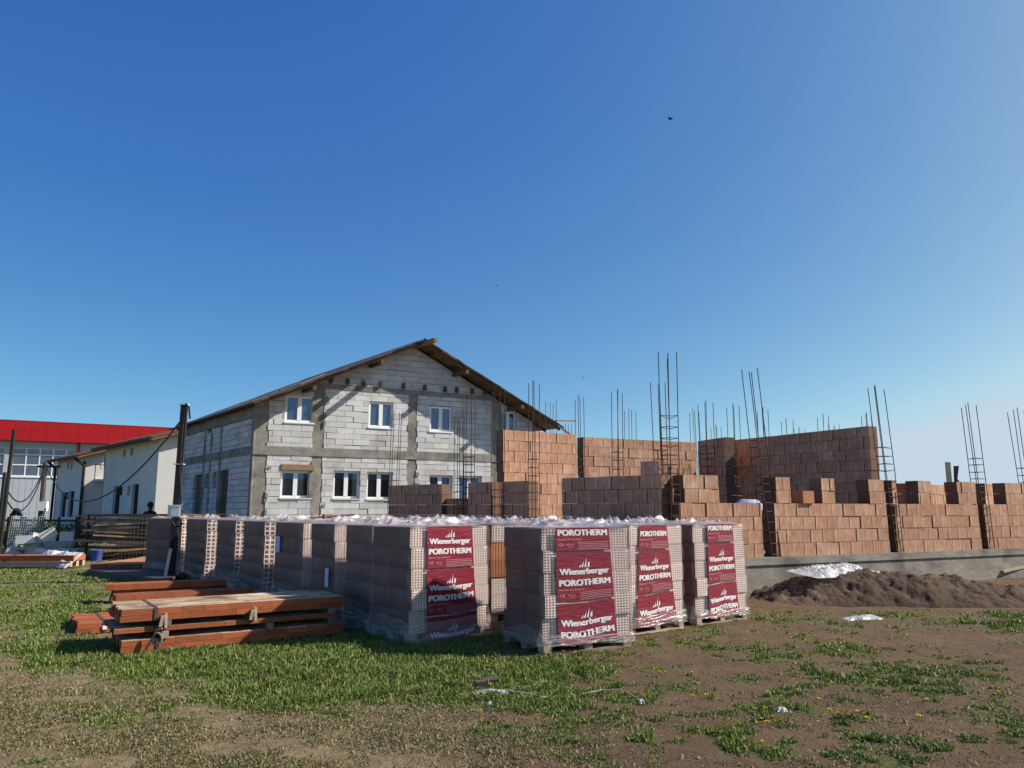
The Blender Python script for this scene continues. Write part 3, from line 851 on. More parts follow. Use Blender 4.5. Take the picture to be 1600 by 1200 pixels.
def text_mesh(s, bold=.0):
    if (s, bold) in _txt: return _txt[(s, bold)]
    cu = bpy.data.curves.new('lettering', 'FONT'); cu.body = s; cu.size = 1; cu.offset = bold; cu.resolution_u = 3
    o = bpy.data.objects.new('lettering', cu); COL.objects.link(o)
    dg = bpy.context.evaluated_depsgraph_get(); dg.update()
    me = o.evaluated_get(dg).to_mesh()
    v = [(p.co.x, p.co.y) for p in me.vertices]; me.calc_loop_triangles(); f = [list(p.vertices) for p in me.loop_triangles]
    def ccw(q): (a, b), (c, d), (e, g) = v[q[0]], v[q[1]], v[q[2]]; return q if (c - a) * (g - b) - (d - b) * (e - a) > 0 else q[::-1]
    f = [ccw(q) for q in f]
    o.evaluated_get(dg).to_mesh_clear(); bpy.data.objects.remove(o)
    xs = [p[0] for p in v]; x0, x1 = min(xs), max(xs)
    _txt[(s, bold)] = ([((p[0] - x0) / (x1 - x0), p[1]) for p in v], f)
    return _txt[(s, bold)]
def printed_label(start, x_top=(.19, .83), x_bot=(.20, .93), seed=0, low=None):
    """red printed strip with its lettering, on the front of the film"""
    mb = MB(); PER = .54
    zt, zb = ZT + .004, (ZP - .04 if low is None else low)
    def fx(s, z):
        f = (zt - z) / (zt - zb)
        a = x_top[0] + (x_bot[0] - x_top[0]) * f; b = x_top[1] + (x_bot[1] - x_top[1]) * f
        return a + (b - a) * s
    def fy(s, z, o):
        w = .010 + .006 * (float(fbm(s * 1.5 + seed, z * 3.1, seed + 40, 2)) - .5)
        low = max(0, 1 - (z - zb) / .24)
        return -(w + .012 + o) - .022 * low * (1 - 2 * abs(float(fbm(s * 3 + seed + z * 7, z * 20 + s * 2, seed + 3)) - .5))
    def sag(s, z):
        low = max(0, 1 - (z - zb) / .9)
        return z + .05 * low * (s - .4) + .012 * low * math.sin(s * 7 + seed)
    def pt(s, z, o): 
        zz = min(max(z, zb), zt)
        return (fx(s, zz), fy(s, zz, o), sag(s, zz))
    k = 0
    z1 = start
    while z1 > zb:
        z0 = z1 - PER + .022
        a, b = min(z1, zt), max(z0, zb)
        if a - b > .03:
            n = max(3, int((a - b) / .018)); P = []
            for j in range(n):
                z = b + (a - b) * j / (n - 1)
                P.append([pt(i / 14, z, 0) for i in range(15)])
            mb.mi = 0; mb.grid(P, 15, n)
        def put(txt, bold, s0, s1, base, hgt, mi=1):
            if base + hgt > zt - .002 or base < zb + .02: return
            v, f = text_mesh(txt, 0.0)
            mb.mi = mi
            sh = [(0, 0)] if bold < .01 else [(a_, b_) for a_ in (-1.15, -.4, .4, 1.15) for b_ in (-.6, .6)]
            for n_, (a_, b_) in enumerate(sh):
                b0 = len(mb.v)
                for (x, y) in v: mb.v.append(pt(s0 + (s1 - s0) * (.012 + .976 * x + a_ * bold * .40), base + y * hgt / .72 + b_ * .0026, .0034 + .00012 * n_))
                for q in f: mb.f.append([b0 + i for i in q]); mb.m.append(mi); mb.t.append(.5); mb.uv.append([(0, 0)] * len(q))
        put('Wienerberger', .020, .045, .945, z1 - .235, .066)
        put('POROTHERM', .024, .035, .955, z1 - .355, .066)
        put('Sisteme de cărămizi', .004, .03, .48, z1 - .405, .020, 2)
        put('CE', .002, .05, .13, z1 - .470, .030, 2)
        put('M P A', .004, .19, .32, z1 - .462, .018, 2)
        put('9 8', .004, .22, .30, z1 - .486, .016, 2)
        # mark of rising bars
        if z1 - .06 < zt and z1 - .16 > zb:
            mb.mi = 1
            for q, (h0, s0) in enumerate(((.036, .390), (.070, .438), (.108, .492), (.060, .552))):
                zb_ = z1 - .160; wd = .036
                sl = .03 if q < 3 else .012
                mb.face([pt(s0, zb_, .0036), pt(s0 + wd, zb_, .0036), pt(s0 + wd + sl * .6, zb_ + h0, .0036), pt(s0 + sl + .012 * (q < 3), zb_ + h0 * .72, .0036)])
        if z1 - .38 < zt - .03:
            mb.mi = 2
            for q in range(5):
                zz = z1 - .43 - q * .019
                if zt - .01 > zz > zb + .03: 
                    P = [[pt(.40 + .56 * i / 8, zz + d, .0012) for i in range(9)] for d in (0, .004)]
                    mb.grid(P, 9, 2)
        z1 -= PER
    return mb
stack_mesh = {
    'fine': brick_stack(1, 4, 2, 7, 8, .22).mesh('bricks', [M['clay_shaded'], M['clay_end']]),
    'fine_b': brick_stack(2, 3, 4, 8, 8, .22).mesh('bricks', [M['clay_shaded'], M['clay_end']]),
    'coarse': brick_stack(3, 4, 3, 3, 3, .16).mesh('bricks', [M['clay_shaded'], M['clay_end']]),
    'raw': brick_stack(4, 4, 3, 6, 7, .24).mesh('bricks', [M['clay_shaded'], M['clay_end'], M['clay_raw']])}
film_mesh = [film(s).mesh('film_wrap', [M['film'], M['film_top']], smooth=True) for s in (3, 8, 14, 21)]
film_torn = film(31, True).mesh('film_wrap', [M['film'], M['film_top']], smooth=True)
skirt_mesh = [skirt(s_, z_).mesh('film_skirt', [M['film_skirt']], smooth=True) for s_, z_ in ((2, .0), (5, .01), (7, .085), (9, .095))]
base_mesh = [pallet_base(s).mesh('pallet_base', [M['wood_pallet']]) for s in (1, 2)]
def child(name, me, parent):
    o = bpy.data.objects.new(name, me); COL.objects.link(o); o.parent = parent; return o
PG = 'wrapped brick pallets stored on the grass'
NP = 0
def pallet(x, y, ang, label, kind='fine', start=None, sx=1.0, sy=1.0, f=None, lab=None, note=None, low=True):
    global NP; NP += 1
    o = thing('brick_pallet', label, 'brick pallet', (x, y, .0), math.radians(ang), PG)
    o.scale = (sx, sy, 1)
    child('pallet_base', base_mesh[NP % 2], o)
    child('bricks', stack_mesh[kind], o)
    if f != 'torn': child('film_skirt', skirt_mesh[(NP % 2) + (0 if low else 2)], o)
    child('film_wrap', film_torn if f == 'torn' else film_mesh[NP % 4 if f is None else f], o)
    if start is not None:
        l = lab or {}
        lm = printed_label(start, seed=NP, **l)
        me_ = lm.mesh('printed_label', [M['print'], M['ink'], M['ink_faint']])
        me_.polygons.foreach_set('use_smooth', [q == 0 for q in lm.m])
        lo = child('printed_label', me_, o)
        lo['label'] = 'red printed strip with white lettering'
    if note is not None:
        (ny, nz, w, h, lean) = note; mb = MB(); xo = -.034
        mb.prism([(xo, ny, nz), (xo, ny + w, nz), (xo, ny + w + lean, nz + h), (xo, ny + lean, nz + h)], (-.003, 0, 0))
        n_ = child('paper_slip', mb.mesh('paper_slip', [M['paper']]), o)
    return o
# front row, each with its printed strip
pallet(-1.18, 9.19, 39, 'wrapped brick pallet with a rounded shadow across its red strip, left of the gap', 'fine', 1.365, lab=dict(x_top=(.20, .86), x_bot=(.22, .96), low=.015), f=0, sy=.93)
pallet(.34, 8.56, 26, 'nearest wrapped brick pallet with red strip, standing at the front of the rows', 'fine', 1.606, lab=dict(x_top=(.14, .84), x_bot=(.17, .92)), f=1, low=False)
pallet(1.47, 9.87, 36, 'narrow sunlit wrapped pallet with red strip, second from the right end', 'fine_b', 1.555, sx=.86, lab=dict(x_top=(.20, .78), x_bot=(.10, .94)), f=2, low=False)
pallet(2.48, 10.67, 37, 'wrapped pallet with red strip closest to the concrete foundation, rightmost in the row', 'fine', 1.606, sx=.97, lab=dict(x_top=(.26, .84), x_bot=(.24, .90)), f=3, low=False, note=(.35, .62, .16, .24, -.03))
# the left file running back from the pallet with the shadow
pallet(-1.80, 10.07, 35.4, 'grey wrapped pallet directly behind the one with the rounded shadow', 'fine_b', sy=.86)
pallet(-2.49, 11.04, 35.4, 'grey wrapped pallet with a pale blue paper slip low at its right edge', 'fine', sy=.93, note=(.13, .46, .13, .26, .0))
pallet(-3.23, 12.08, 36, 'wide grey wrapped pallet with a pale slip high on its side', 'fine_b', sy=1.30, note=(.70, .85, .12, .26, .0))
pallet(-4.28, 13.55, 35.4, 'wrapped pallet with large brick holes showing, behind the wide one', 'coarse', sy=1.28)
pallet(-5.29, 14.98, 35.4, 'wrapped pallet with large brick holes, next before the one with the thin red strip', 'coarse', sy=1.35)
pallet(-6.50, 16.67, 38, 'far wrapped pallet beside the dark pole with a thin slice of red strip', 'coarse', 1.5, sy=1.6, lab=dict(x_top=(.40, .95), x_bot=(.40, .98)))
pallet(-7.75, 18.35, 62, 'farthest grey wrapped pallet, standing behind the dark pole', 'coarse', sy=1.25)
# behind them
pallet(-.28, 10.85, 30, 'torn pallet with bare orange bricks seen through the gap between two red strips', 'raw', f='torn')
back = 'brick pallet deep in the block of pallets, only its crumpled film top showing'
for k in range(1, 7):
    pallet(-.28 - .31 + k * 1.33 * -.574, 10.85 - .22 + k * 1.33 * .819, 35.4 + random.uniform(-3, 3), back, ['fine', 'fine_b', 'coarse'][k % 3])
for (x, y) in ((1.05, 11.38), (.27, 12.45), (-.52, 13.52), (-1.30, 14.6), (-2.1, 15.7)):
    pallet(x, y, 36 + random.uniform(-3, 3), back, 'fine')
for (x, y) in ((1.98, 12.1), (1.18, 13.15)):
    pallet(x, y, 36 + random.uniform(-3, 3), back, 'fine', sx=.95, sy=.95)
# scraps of wood on the film
def scrap(px, py, Y, l, w, h, ang, label, m='wood'):
    p = at(px, py, Y); mb = MB(); mb.tint = random.random()
    mb.cbox(p.x, p.y, ZT + .10, l, w, h, Matrix.Rotation(math.radians(ang), 3, 'Z') @ Matrix.Rotation(random.uniform(-.08, .08), 3, 'Y'))
    return solo(mb, 'wood_scrap', M[m], label, 'wood scrap')
scrap(520, 806, 12.6, .7, .09, .03, 10, 'thin plank lying on the crumpled film under the small offcut')
scrap(511, 803, 12.6, .12, .1, .07, 40, 'small square wooden offcut on top of the pallet film')
scrap(330, 800, 17.8, 1.1, .12, .03, 5, 'long pale board lying on the far pallets beside the pole')
scrap(296, 801, 17.6, .7, .1, .04, 30, 'short board lying on the far pallet by the pole')

# ------------------------------------------------------------------ bundles of ceramic lintels
def lintels(o_xy, ang, L, W, z0, layers, lh=.075, nacross=9, label='', straps=(), top='lintel_top', ang2=None, group='bundles of ceramic lintels', seg=.25, sparse=None):
    rnd = random.Random(int(L * 100 + z0 * 1000 + W * 10))
    O = Vector((o_xy[0], o_xy[1], 0)); a = dirv(ang); b = dirv(ang2 if ang2 is not None else ang + 90)
    o = thing('lintel_bundle', label, 'lintel bundle', O + Vector((0, 0, z0)), 0, group)
    mb = MB()
    w = W / nacross
    for l in range(layers):
        for k in range(nacross):
            sh = rnd.uniform(-.02, .02); u = -(seg * rnd.random()) + sh; u0 = sh
            first = True; u = sh
            nxt = sh + seg * rnd.uniform(.4, 1.0) + (seg * .5 if l % 2 else 0)
            while u < L + sh - .01:
                v = min(nxt, L + sh)
                mb.tint = rnd.random(); mb.mi = 0
                p = O + a * u + b * (k * w + .002) + Vector((0, 0, z0 + l * lh + .001))
                mb.box(p, a * (v - u - .003), b * (w - .004), (0, 0, lh - .003))
                if l == layers - 1:
                    mb.mi = 1; q = p + Vector((0, 0, lh - .002)); A = a * (v - u - .001); B = b * (w - .022)
                    mb.box(q + b * .009, A, B, (0, 0, .004))
                u = v; nxt = u + seg
    mb.build('lintels', [M['lintel'], M[top]], o)
    for s in straps:
        mb = MB(); p = O + a * s + Vector((0, 0, z0))
        H = layers * lh
        mb.box(p - b * .006, a * .035, -b * .003, (0, 0, H)); mb.box(p - b * .006 + Vector((0, 0, H + .004)), a * .035, b * (W + .01), (0, 0, .003))
        mb.build('strap', M['wood_dark'], o)
    return o
SA = 33.5
S0 = gnd(187, 1024); sx_, sy_ = dirv(SA), dirv(SA + 88)
def sxy(u, v): p = S0 + sx_ * u + sy_ * v; return (p.x, p.y)
lintels(sxy(.02, 0), SA, 2.50, .92, .015, 2, .062, label='bottom orange lintel bundle of the stack, resting on the grass', straps=(.33,))
lintels(sxy(-.06, .02), SA, 2.45, .92, .215, 1, .05, label='thin middle lintel bundle of the stack, mostly in shade', straps=())
lintels(sxy(-.02, -.01), SA, 2.52, .94, .335, 2, .066, label='top lintel bundle of the stack with mortar streaked upper side', straps=(.33,))
for k, (u, v, z, h) in enumerate(((.40, -.03, .141, .072), (1.55, -.03, .141, .072), (2.3, 0, .141, .072), (.42, -.03, .268, .065), (1.35, -.03, .268, .065), (2.3, 0, .268, .065))):
    p = S0 + sx_ * u + sy_ * v; mb = MB(); mb.tint = random.random()
    mb.box((p.x, p.y, z), sx_ * .07, sy_ * 1.0, (0, 0, h))
    solo(mb, 'timber_batten', M['wood_grey'], 'grey timber batten spacing the stacked lintel bundles apart', 'batten', group='battens between the lintel bundles')
for (u, lab) in ((.36, 'broken stake end leaning on the stack near its left strap'), (1.33, 'pair of short stakes wedged under the top bundle at mid stack')):
    p = S0 + sx_ * u - sy_ * .05; mb = MB()
    mb.box((p.x, p.y, .27), sx_ * .035, sy_ * .03, Vector((.02, 0, .12)))
    mb.box(Vector((p.x, p.y, .25)) + sx_ * .06, sx_ * .03, sy_ * .03, Vector((-.01, 0, .16)))
    solo(mb, 'wooden_stake', M['wood_pallet'], lab, 'stake')
mb = MB(); p = S0 + sx_ * .30 - sy_ * .06
mb.tube([Vector((p.x - .08, p.y - .02, .0)), Vector((p.x + .0, p.y, .15)), Vector((p.x + .04, p.y, .24)), Vector((p.x + .10, p.y, .26))], .012, 6)
ring = [Vector((p.x + .06 + .05 * math.cos(t), p.y - .01, .15 + .065 * math.sin(t))) for t in np.linspace(0, 6.283, 14)]
mb.tube(ring, .012, 6)
solo(mb, 'rope_sling', M['wood_grey'], 'brown loop of lifting sling hanging at the left of the lintel stack', 'sling')
lb = gnd(121, 993)
lintels((lb.x, lb.y), SA, 1.0, 1.1, .012, 2, .06, label='small orange lintel bundle poking out left behind the main stack', straps=(.28,), nacross=8, top='lintel')
mb = MB(); p = lb + sx_ * .27 - sy_ * .012
mb.box((p.x, p.y, .05), sx_ * .05, sy_ * -.004, (0, 0, .05))
solo(mb, 'paper_tag', M['white'], 'small white paper tag on the strap of the small lintel bundle', 'tag')
m2 = Vector((-5.76, 11.55, 0))
lintels((m2.x, m2.y), 31, 1.95, .5, .20, 1, .085, label='orange lintel row right behind the main stack, half lit', nacross=4, top='lintel', seg=.27)
lintels((m2.x + .1, m2.y + .2), 31, 1.8, .4, .02, 2, .085, label='dark lower lintel row under the half lit one', nacross=3, top='lintel', seg=.27)
m1 = Vector((-6.72, 13.1, 0))
lintels((m1.x, m1.y), 29, 1.9, .45, .21, 1, .09, label='rear orange lintel row before the pallets with large holes', nacross=3, top='lintel', seg=.3)
lintels((m1.x + .05, m1.y + .1), 29, 1.8, .4, .02, 2, .09, label='dark lower lintel row under the rear one', nacross=3, top='lintel', seg=.3)
w0 = XY(150, 18.9)
lintels((w0.x, w0.y), 5, 1.15, 4.2, .06, 2, .09, label='pale orange stack of clay elements running back beside the far pallet', nacross=12, top='clay_raw', ang2=93, seg=.1)
l0 = XY(-60, 20.6)
lintels((l0.x, l0.y), 4, 3.0, .7, .20, 1, .14, label='long orange lintel on a low timber frame at the left edge', nacross=2, top='lintel', seg=3.1)
mb = MB()
for k in range(3): mb.tint = random.random(); mb.box((l0.x - .05, l0.y - .06 + k * .3, .05), (3.0, .2, 0), (0, .12, 0), (0, 0, .14))
for k in range(3): mb.tint = random.random(); mb.box((l0.x + .2 + k * 1.1, l0.y - .02 + k * .07, .0), (.12, 0, 0), (0, .6, 0), (0, 0, .05))
solo(mb, 'timber_skid', M['wood_pallet'], 'low pale timber frame under the long orange lintel at the left edge', 'timber frame')
# dark formwork panel lying on the grass by the pole
q = [gnd(137, 889, .16), gnd(262, 905, .16), gnd(290, 893, .16), gnd(205, 881, .16)]
mb = MB(); mb.prism([Vector((v.x, v.y, .10)) for v in q], (0, 0, .05))
a_, b_ = q[0], q[1]
mb.box((a_.x, a_.y, .0), (b_ - a_) * .98, (0, .08, 0), (0, 0, .098)); mb.box((q[3].x, q[3].y - .1, .0), (q[2] - q[3]) * .95, (0, .08, 0), (0, 0, .098))
solo(mb, 'formwork_board', M['wood_dark'], 'dark flat formwork panel lying on the grass before the pole', 'panel')

# ------------------------------------------------------------------ the unfinished grey block house
F0 = at(391, 790, 25.0); F0.z = 0
fd = dirv(28); fb = Vector((-fd.y, fd.x, 0)); fnrm = -fb
def f_tz(px, py, off=0.0):
    P = on_plane(px, py, F0 + fnrm * off, fnrm)
    return (P - F0 - fnrm * off).dot(fd), P.z
sd = dirv(127.5)
skew = sd.dot(fd) / sd.dot(fb)       # shift along the facade per metre of depth
house = thing('block_house', 'two storey house of bare grey blocks with concrete frame and open wooden roof', 'house', F0)
OV = .80
tr, zr = f_tz(664, 531, OV); tl_, zl_ = f_tz(398, 630, OV); tg, zg = f_tz(879, 668, OV)
tr -= 0; 
mL = (zr - zl_) / (tr - tl_); mR = (zr - zg) / (tg - tr)
# the roof runs back along the side wall: shift its front edge back to the facade line
sh = OV * skew
trf, tlf, tgf = tr + sh, tl_ + sh, tg + sh
RT = .125
clipsF = [(-mL, 1, zr - mL * trf - RT), (mR, 1, zr + mR * trf - RT)]
tw1 = tgf - .75
openF, wins = [], []
def rectpx(x0, y0, x1, y1):
    a, b = f_tz(x0, y0), f_tz(x1, y1)
    return (a[0], b[0], b[1], a[1])
for (x0, y0, x1, y1, kind) in ((447, 617, 490, 661, 0), (577, 627, 614, 669, 0), (672, 634, 706, 675, 0), (783, 642, 808, 690, 2), (440, 735, 485, 778, 1), (522, 735, 562, 779, 1), (574, 737, 613, 780, 1), (671, 742, 707, 784, 3), (717, 743, 753, 785, 3)):
    r = rectpx(x0, y0, x1, y1); openF.append(r); wins.append((r, kind))
c1, c2 = f_tz(391, 700)[0], f_tz(405, 700)[0]
cols = [(0.0, .42), (f_tz(489, 690)[0], f_tz(504, 690)[0]), (f_tz(638, 690)[0], f_tz(650, 690)[0]), (f_tz(770, 690)[0], f_tz(782, 690)[0])]
zb1, zb0 = f_tz(560, 702)[1], f_tz(560, 715)[1]
zu1, zu0 = f_tz(600, 606)[1], f_tz(600, 614)[1]
holes = list(openF)
for (a, b) in cols:
    z_ = 0.0
    while z_ < (30 if a < 1 else zu0):
        if z_ > 12: break
        holes.append((a - (0 if a < .1 else random.uniform(.0, .055)), b + random.uniform(.0, .055), z_, min(z_ + .197, 30 if a < 1 else zu0))); z_ += .197
holes.append((0, tw1, zb0, zb1)); holes.append((0, tw1, zu0, zu1))
mb = MB()
lay_blocks(mb, F0, fd, fb, .28, [(0, tw1, 0, zr)], .60, .197, holes, clipsF, gap=.010, jit=.010, rough_joint=.010)
mb.build('front_wall', M['aac'], house)
mb = MB()
for (a, b) in cols:
    top = min(zu0, zr - mL * abs(trf - a) - RT if a < trf else zr - mR * (a - trf) - RT)
    a_, b_ = (a - .06 if a > .1 else a), b + .06
    P = [(a_, 0), (b_, 0), (b_, 30), (a_, 30)]
    for cl in clipsF: P = clip_poly(P, *cl)
    P = clip_poly(P, 0, 1, zu0 if a > .5 else 30)
    for (w0_, w1_) in ((0, zb0), (zb1, 30)):
        Q = clip_poly(clip_poly(P, 0, 1, w1_), 0, -1, -w0_)
        if len(Q) > 2:
            # ragged cast edges
            q0, q1 = min(p[1] for p in Q), max(p[1] for p in Q)
            mb.tint = random.random(); mb.prism([F0 + fd * p[0] + Vector((0, 0, p[1])) + fb * .022 for p in Q], fb * .22)
mb.tint = .6; mb.prism([F0 + fd * a - fb * .018 + Vector((0, 0, z)) for a, z in ((-.015, zb0), (tw1, zb0), (tw1, zb1), (-.015, zb1))], fb * .3)
P = [(0, zu0), (tw1, zu0), (tw1, zu1), (0, zu1)]
for cl in clipsF: P = clip_poly(P, *cl)
mb.prism([F0 + fd * p[0] - fb * .012 + Vector((0, 0, p[1])) for p in P], fb * .28)
mb.build('concrete_frame', M['concrete'], house)
# smears of concrete beside columns and beams
mb = MB(); rr = random.Random(5)
for (a, b) in cols[:3]:
    for k in range(16):
        z = rr.uniform(.5, zu0 - .1); s = rr.choice((a - rr.uniform(.02, .10), b + rr.uniform(-.02, .06))); w = rr.uniform(.06, .16); h = rr.uniform(.10, .3)
        if any(o[0] - .05 < s + w and s < o[1] + .05 and o[2] - .05 < z + h and z < o[3] + .05 for o in openF) or zb0 - .3 < z < zb1 or s < 0 or z + h > zr - mL * max(0, trf - s) - RT - .35: continue
        pts = [(s + w * .5 * (1 + math.cos(t) * rr.uniform(.7, 1)), z + h * .5 * (1 + math.sin(t) * rr.uniform(.7, 1))) for t in np.linspace(0, 5.5, 8)]
        mb = MB(); mb.tint = rr.random(); mb.prism([F0 + fd * p[0] - fb * (.016 + .0007 * k) + Vector((0, 0, p[1])) for p in pts], fb * .02)
        mb.build('mortar_smear', M['concrete'], house)
# joist ends over the beam
for px in (517, 543, 568, 595, 630, 663, 695, 713, 737, 757):
    t_, z_ = f_tz(px, 600 + (px - 517) * .082)
    mb = MB(); mb.box(F0 + fd * (t_ - .05) - fb * .12 + Vector((0, 0, zu1 + .02)), fd * .09, fb * .3, (0, 0, .2)); mb.build('joist_end', M['wood_dark'], house)
# windows
def window(parent, O, ud, nb, r, kind, inset=.10, sash=2):
    (a, b, z0, z1) = r
    if kind == 2: z1 = z1
    mb = MB(); fw = .075
    def bx(u0, u1, w0_, w1_, d0=inset, dp=.06): mb.box(O + ud * u0 + nb * d0 + Vector((0, 0, w0_)), ud * (u1 - u0), nb * dp, (0, 0, w1_ - w0_))
    bx(a, b, z0, z0 + fw); bx(a, b, z1 - fw, z1); bx(a, a + fw, z0 + fw, z1 - fw); bx(b - fw, b, z0 + fw, z1 - fw)
    m_ = (a + b) / 2; bx(m_ - .07, m_ + .07, z0 + fw, z1 - fw, inset - .012, .07)
    f = mb.build('window', M['white'], parent)
    for (u0, u1) in ((a + fw, m_ - .07), (m_ + .07, b - fw)):
        g = MB(); g.box(O + ud * u0 + nb * (inset + .035) + Vector((0, 0, z0 + fw)), ud * (u1 - u0), nb * .012, (0, 0, z1 - z0 - 2 * fw))
        g.build('pane', M['glass'] if kind in (0, 2, 3) else M['glass_dark'], f)
        if kind == 1:
            # pale stripe of curtain or film at the head of the pane
            c = MB(); hh = (z1 - z0) * .22
            c.box(O + ud * u0 + nb * (inset + .030) + Vector((0, 0, z1 - fw - hh)), ud * (u1 - u0), nb * .004, (0, 0, hh)); c.build('blind', M['glass'], f)
    s = MB(); s.box(O + ud * (a - .03) - nb * .03 + Vector((0, 0, z0 - .05)), ud * (b - a + .06), nb * .13, (0, 0, .048)); s.build('sill', M['white'] if kind in (0,) else M['aac'], f)
    return f
for r, kind in wins: window(house, F0, fd, fb, r, kind, inset=.06 if kind == 0 else .14)
a = f_tz(440, 725); b = f_tz(491, 735)
mb = MB(); mb.box(F0 + fd * a[0] - fb * .03 + Vector((0, 0, b[1])), fd * (b[0] - a[0]), fb * .1, (0, 0, a[1] - b[1])); mb.build('lintel_board', M['wood'], house)
# near-black panel standing in for the shade of the rooms behind the openings
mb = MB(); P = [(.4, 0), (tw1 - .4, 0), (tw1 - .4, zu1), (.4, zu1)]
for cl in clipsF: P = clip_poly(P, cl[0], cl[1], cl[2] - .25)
mb.prism([F0 + fd * (p[0] + .9 * skew) + fb * .9 + Vector((0, 0, p[1])) for p in P], fb * .1); mb.build('dark_room_backing', M['void'], house)
# side wall
SLEN = 9.0
def s_uz(px, py):
    n = Vector((sd.y, -sd.x, 0)); P = on_plane(px, py, F0, n); return (P - F0).dot(sd), P.z
snb = Vector((sd.y, -sd.x, 0));  snb = snb if snb.dot(Vector((1, 1, 0))) > 0 else -snb
zside = zr - mL * (trf - 0) - RT
sopen = []
for (x0, y0, x1, y1) in ((303, 742, 315, 805), (340, 736, 353, 805), (320, 740, 325, 762), (332, 738, 337, 762), (325, 660, 330, 676)):
    a, b = s_uz(x0, y0), s_uz(x1, y1); sopen.append((min(a[0], b[0]), max(a[0], b[0]), max(0, b[1]) if y1 < 800 else .4, a[1]))
scol = []
for (x0, x1) in ((319, 322), (329, 332), (344, 347)):
    scol.append((s_uz(x1, 690)[0], s_uz(x0, 690)[0]))
sb1, sb0 = zb1, zb0
sh_ = list(sopen) + [(a, b, 0, 30) for a, b in scol] + [(0, SLEN, sb0, sb1), (0, .25, 0, 30), (0, SLEN, zside - .35, 30)]
mb = MB(); lay_blocks(mb, F0, sd, snb, .28, [(0, SLEN, 0, zside)], .60, .197, sh_, gap=.014, jit=.012, rough_joint=.006)
mb.build('side_wall', M['aac'], house)
mb = MB()
mb.box(F0 + Vector((0, 0, sb0)) - snb * .016 + sd * .01, sd * (SLEN), snb * .3, (0, 0, sb1 - sb0))
mb.box(F0 + Vector((0, 0, zside - .35)) - snb * .013 + sd * .01, sd * SLEN, snb * .3, (0, 0, .35))
for (a, b) in scol:
    for (z0, z1) in ((0, sb0), (sb1, zside - .35)): mb.tint = random.random(); mb.box(F0 + sd * a - snb * .004 + Vector((0, 0, z0)), sd * (b - a), snb * .26, (0, 0, z1 - z0))
for (z0, z1) in ((0, sb0), (sb1, zside - .35)): mb.box(F0 + sd * .012 - snb * .006 + Vector((0, 0, z0)), sd * .24, snb * .24, (0, 0, z1 - z0))
mb.build('side_frame', M['concrete'], house)
for (a, b, z0, z1) in sopen[:2]:
    mb = MB(); mb.box(F0 + sd * (a + .02) + snb * .12 + Vector((0, 0, z0)), sd * (b - a - .04), snb * .05, (0, 0, z1 - z0)); mb.build('door', M['wood_dark'], house)
mb = MB(); mb.box(F0 + sd * .5 + snb * .5, sd * (SLEN - .7), snb * .08, (0, 0, zside - .2)); mb.build('dark_room_backing', M['void'], house)  # added black panel in place of the unlit room behind the side openings
# right and back walls, unseen from here but real
mb = MB(); R0 = F0 + fd * tw1
mb.box(R0 + sd * .3, sd * (SLEN - .3), -fd * .25, (0, 0, zr - mR * (tw1 - trf) - RT - .05)); mb.build('right_wall', M['aac'], house)
mb = MB(); B0 = F0 + sd * SLEN
P = [(0.3, 0), (tw1 - .3, 0), (tw1 - .3, 30), (.3, 30)]
for cl in [(-mL, 1, zr - mL * trf - RT - .05), (mR, 1, zr + mR * trf - RT - .05)]: P = clip_poly(P, *cl)
mb.prism([B0 + fd * p[0] + Vector((0, 0, p[1])) for p in P], -sd * .25); mb.build('back_wall', M['aac'], house)
# roof: boards on rafters, ridge beam, purlins
def roof_pt(t, s, dz=0):      # t along the facade, s metres back along the side wall (negative = over the front)
    z = zr - (mL * (trf - t) if t < trf else mR * (t - trf))
    return F0 + fd * t + sd * s + Vector((0, 0, z + dz))
def roof_slab(parent, t0, t1, s0, s1, z0, z1, m, name, wav=0.0, n=26):
    mb = MB(); P, Q = [], []
    for j in range(2):
        s = (s0, s1)[j]; rowp = []
        for i in range(n):
            t = t0 + (t1 - t0) * i / (n - 1)
            rowp.append(roof_pt(t, s + wav * (random.random() - .5), z0 + wav * .3 * (random.random() - .5)))
        P.append(rowp)
    for i in range(n - 1):
        mb.tint = random.random()
        mb.prism([P[0][i], P[0][i + 1], P[1][i + 1], P[1][i]], (0, 0, z1 - z0))
    return mb.build(name, m, parent)
s0r = -OV / sd.dot(fb)
roof_slab(house, tlf - .0, trf, s0r, SLEN + .6, -.022, .0, M['wood_roof'], 'roof_boards', .05)
roof_slab(house, trf, tgf, s0r, SLEN + .6, -.022, .0, M['wood_roof'], 'roof_boards', .05)
roof_slab(house, tlf - .03, trf, s0r - .02, SLEN + .6, .006, .05, M['felt'], 'roof_covering', .05)
roof_slab(house, trf, tgf + .03, s0r - .02, SLEN + .6, .006, .05, M['felt'], 'roof_covering', .05)
for (t0, t1) in ((tlf, trf), (trf, tgf)):
    for s in list(np.arange(s0r + .12, SLEN, .85)):
        mb = MB(); mb.tint = random.random()
        a, b = roof_pt(t0 if t0 > trf - .01 else t0 + .05, s, -.023), roof_pt(t1 - .02, s, -.023)
        mb.prism([a, b, b + Vector((0, 0, -.095)), a + Vector((0, 0, -.095))], sd * .06); mb.build('rafter', M['wood_roof'], house)
mb = MB(); c = roof_pt(trf, s0r - .75, -.20); mb.box(c - fd * .07, fd * .14, sd * (SLEN + 1.6), (0, 0, .14)); mb.build('ridge_beam', M['wood'], house)
for f in (.28, .68):
    for (t0, t1) in ((tlf, trf), (trf, tgf)):
        t = t1 + (t0 - t1) * f if t1 == trf else t0 + (t1 - t0) * f
        mb = MB(); c = roof_pt(t, s0r - .12, -.30); mb.box(c - fd * .06, fd * .12, sd * (1.5), (0, 0, .13)); mb.build('purlin', M['wood_roof'], house)
